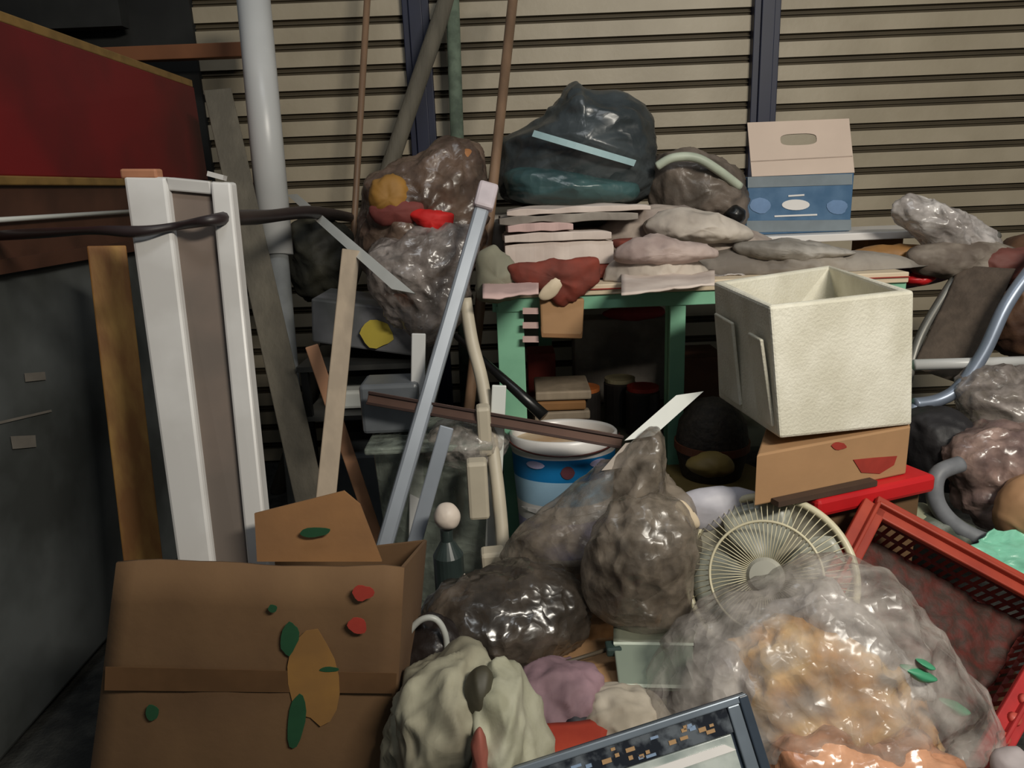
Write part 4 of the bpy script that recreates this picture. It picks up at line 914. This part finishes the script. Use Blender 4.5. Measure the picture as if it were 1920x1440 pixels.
# mesh walls and floor of the crate
def meshwall(a, b, c, d, nm, nu=14, nv=8):
    g = G()
    for i in range(nu+1): t_ = i/nu; g.bar(a.lerp(b, t_), d.lerp(c, t_), .008, .004)
    for j in range(nv+1): t_ = j/nv; g.bar(a.lerp(d, t_), b.lerp(c, t_), .008, .004)
    return g.out(nm, mat('crate_mesh', (116, 40, 30), .6, .2, 20), rc)
ins = lambda p: p.lerp((KA+KB+KC+KD)/4, .06)+dn_
IA, IB, IC, ID = map(ins, (KA, KB, KC, KD))
meshwall(KA, KB, IB, IA, 'side_mesh', 22, 4); meshwall(KA, KD, ID, IA, 'side_mesh', 22, 4); meshwall(KB, KC, IC, IB, 'side_mesh', 22, 4); meshwall(KD, KC, IC, ID, 'side_mesh', 14, 4)
meshwall(IA, IB, IC, ID, 'floor_mesh', 26, 30)
o = sheet('dark_mat', IA+kn_*.03, IB+kn_*.03, IC+kn_*.03, ID+kn_*.03, maroon, None, 40, 40, .01, 14, 130); tag(o, 'dark red brown netted mat lying in the red crate', 'mat')
cc = (IA+IB+IC+ID)/4
for k, p in enumerate((IA, IB, IC)):
    zp = p.lerp(cc, .3).z-.03
    carton('plain_carton', (p.lerp(cc, .35).x, p.lerp(cc, .35).y, max(zp, .06)/2-.01), (.16, .16, max(zp-.02, .04)), .2*k, cardd, ('plain carton under the far corner of the red crate', 'plain carton under the right corner of the red crate', 'plain carton under the near corner of the red crate')[k])

# ------------------------------------------------------------------ right side: folding chair frame, bags
fr_ = empty('folding_chair', P(1800, 800, 2.1), 'folding chair with blue grey tubes right of the polystyrene box', 'chair')
pts = catmull([P(1990, 440, 2.05), P(1930, 510, 2.02), P(1885, 575, 2.0), P(1845, 660, 1.98), P(1800, 725, 1.97), P(1760, 750, 1.97), P(1715, 758, 1.97)], 6)
G().tube(pts, .018, 14).out('tube_rail', steelb, fr_, smooth=True)
pts = catmull([P(1870, 440, 2.28), P(1815, 490, 2.24), P(1760, 570, 2.2), P(1722, 640, 2.16), P(1700, 720, 2.12)], 6)
G().tube(pts, .014, 14).out('tube_rail', mat('tube_dim', (112, 110, 104), .4, metal=.3), fr_, smooth=True)
G().tube([P(1714, 684, 2.0), P(1990, 676, 2.0)], .0155, 14).out('cross_bar', pvc, fr_, smooth=True)
sheet('back_fabric', P(1800, 500, 2.22), P(1905, 505, 2.10), P(1805, 722, 2.02), P(1712, 690, 2.12), mat('fabric_brown', (84, 72, 62), .85, .15, 30, .2, 80), fr_, 20, 16, .004, 6, 140)
for (px, py, y) in ((1716, 758, 1.97), (1985, 676, 2.0)):
    p = P(px, py, y); G().tube([p, V(p.x+.03, y+.05, .01)], .014, 12).out('leg', steelb, fr_, smooth=True)
p = P(1985, 445, 2.05); 
specs = [('black_bag', [(1705, 800), (1740, 775), (1810, 785), (1840, 830), (1820, 890), (1760, 910), (1710, 890)], 1.85, .10, mat('soft_black', (34, 32, 34), .6, .2, 8, .3, 30), .016, 150, 'black bag right of the printed carton', 'bag'),
         ('grey_bag', [(1850, 560), (1880, 480), (1920, 450), (1990, 470), (2000, 620), (1940, 660), (1870, 640)], 2.3, .10, mat('brownish_bag', (104, 74, 52), .6, .2, 8, .3, 30, rgb2=(74, 50, 38)), .02, 151, 'brown bag behind the chair tubes at right edge', 'bag'),
         ('plastic_bag', [(1800, 735), (1850, 700), (1930, 690), (1990, 720), (1990, 840), (1920, 860), (1840, 830)], 1.95, .10, greyb, .028, 152, 'grey plastic bag below the white cross bar', 'bag'),
         ('plastic_bag', [(1790, 850), (1850, 810), (1930, 800), (1990, 840), (1990, 980), (1920, 1000), (1850, 980), (1790, 930)], 1.74, .09, film('pinkish_film', (164, 138, 128), .8, .28, (112, 92, 88), 9), .028, 153, 'pinkish grey plastic bag at the right edge', 'bag'),
         ('tan_package', [(1875, 960), (1910, 900), (1980, 900), (1990, 1010), (1930, 1030), (1885, 1000)], 1.60, .06, mat('tan_pack', (172, 132, 96), .6, .1, 8), .008, 154, 'tan package at the right edge above the aqua film', 'package')]
for nm, ol, y, dp, m, cr_, sd_, lb, ct_ in specs:
    o = lump(nm, ol, y, dp, m, None, cr_, 9, sd_); tag(o, lb, ct_)
pts = catmull([P(1800, 870, 1.66), P(1758, 890, 1.64), P(1755, 940, 1.62), P(1790, 985, 1.6), P(1850, 1015, 1.58), P(1900, 1020, 1.57)], 7)
tag(G().tube(pts, [.02]*len(pts), 14).out('grey_hose', mat('hose_grey', (112, 114, 118), .5, .1, 30), smooth=True), 'thick grey hose curling above the red crate', 'hose')
o = sheet('aqua_film', P(1785, 1048, 1.5), P(1860, 992, 1.56), P(1990, 1010, 1.56), P(1985, 1095, 1.48), aqua, None, 40, 24, .012, 14, 155, edge=.1); tag(o, 'aqua green plastic film on the back rim of the red crate', 'film')
o = lump('cream_sponge', [(1675, 965), (1700, 950), (1745, 952), (1760, 975), (1720, 990), (1690, 985)], 1.66, .04, mat('sponge_sage', (150, 150, 124), .8), None, .008, 12, 156, n=8); tag(o, 'sage white sponge behind the back rim of the red crate', 'sponge')
o = lump('green_bag', [(1700, 985), (1760, 965), (1820, 990), (1850, 1030), (1790, 1040), (1740, 1020)], 1.63, .05, mat('bag_dark_green', (84, 90, 78), .5, .2, 8, .3, 30), None, .012, 11, 157, n=8); tag(o, 'dull green bag below the grey hose', 'bag')
o = lump('pale_wad', [(1865, 1440), (1885, 1415), (1920, 1412), (1945, 1450), (1920, 1480), (1880, 1475)], 1.0, .03, mat('wad_pale', (170, 160, 160), .7), None, .008, 12, 158, n=8); tag(o, 'pale wad in the lower right corner outside the crate', 'wad')
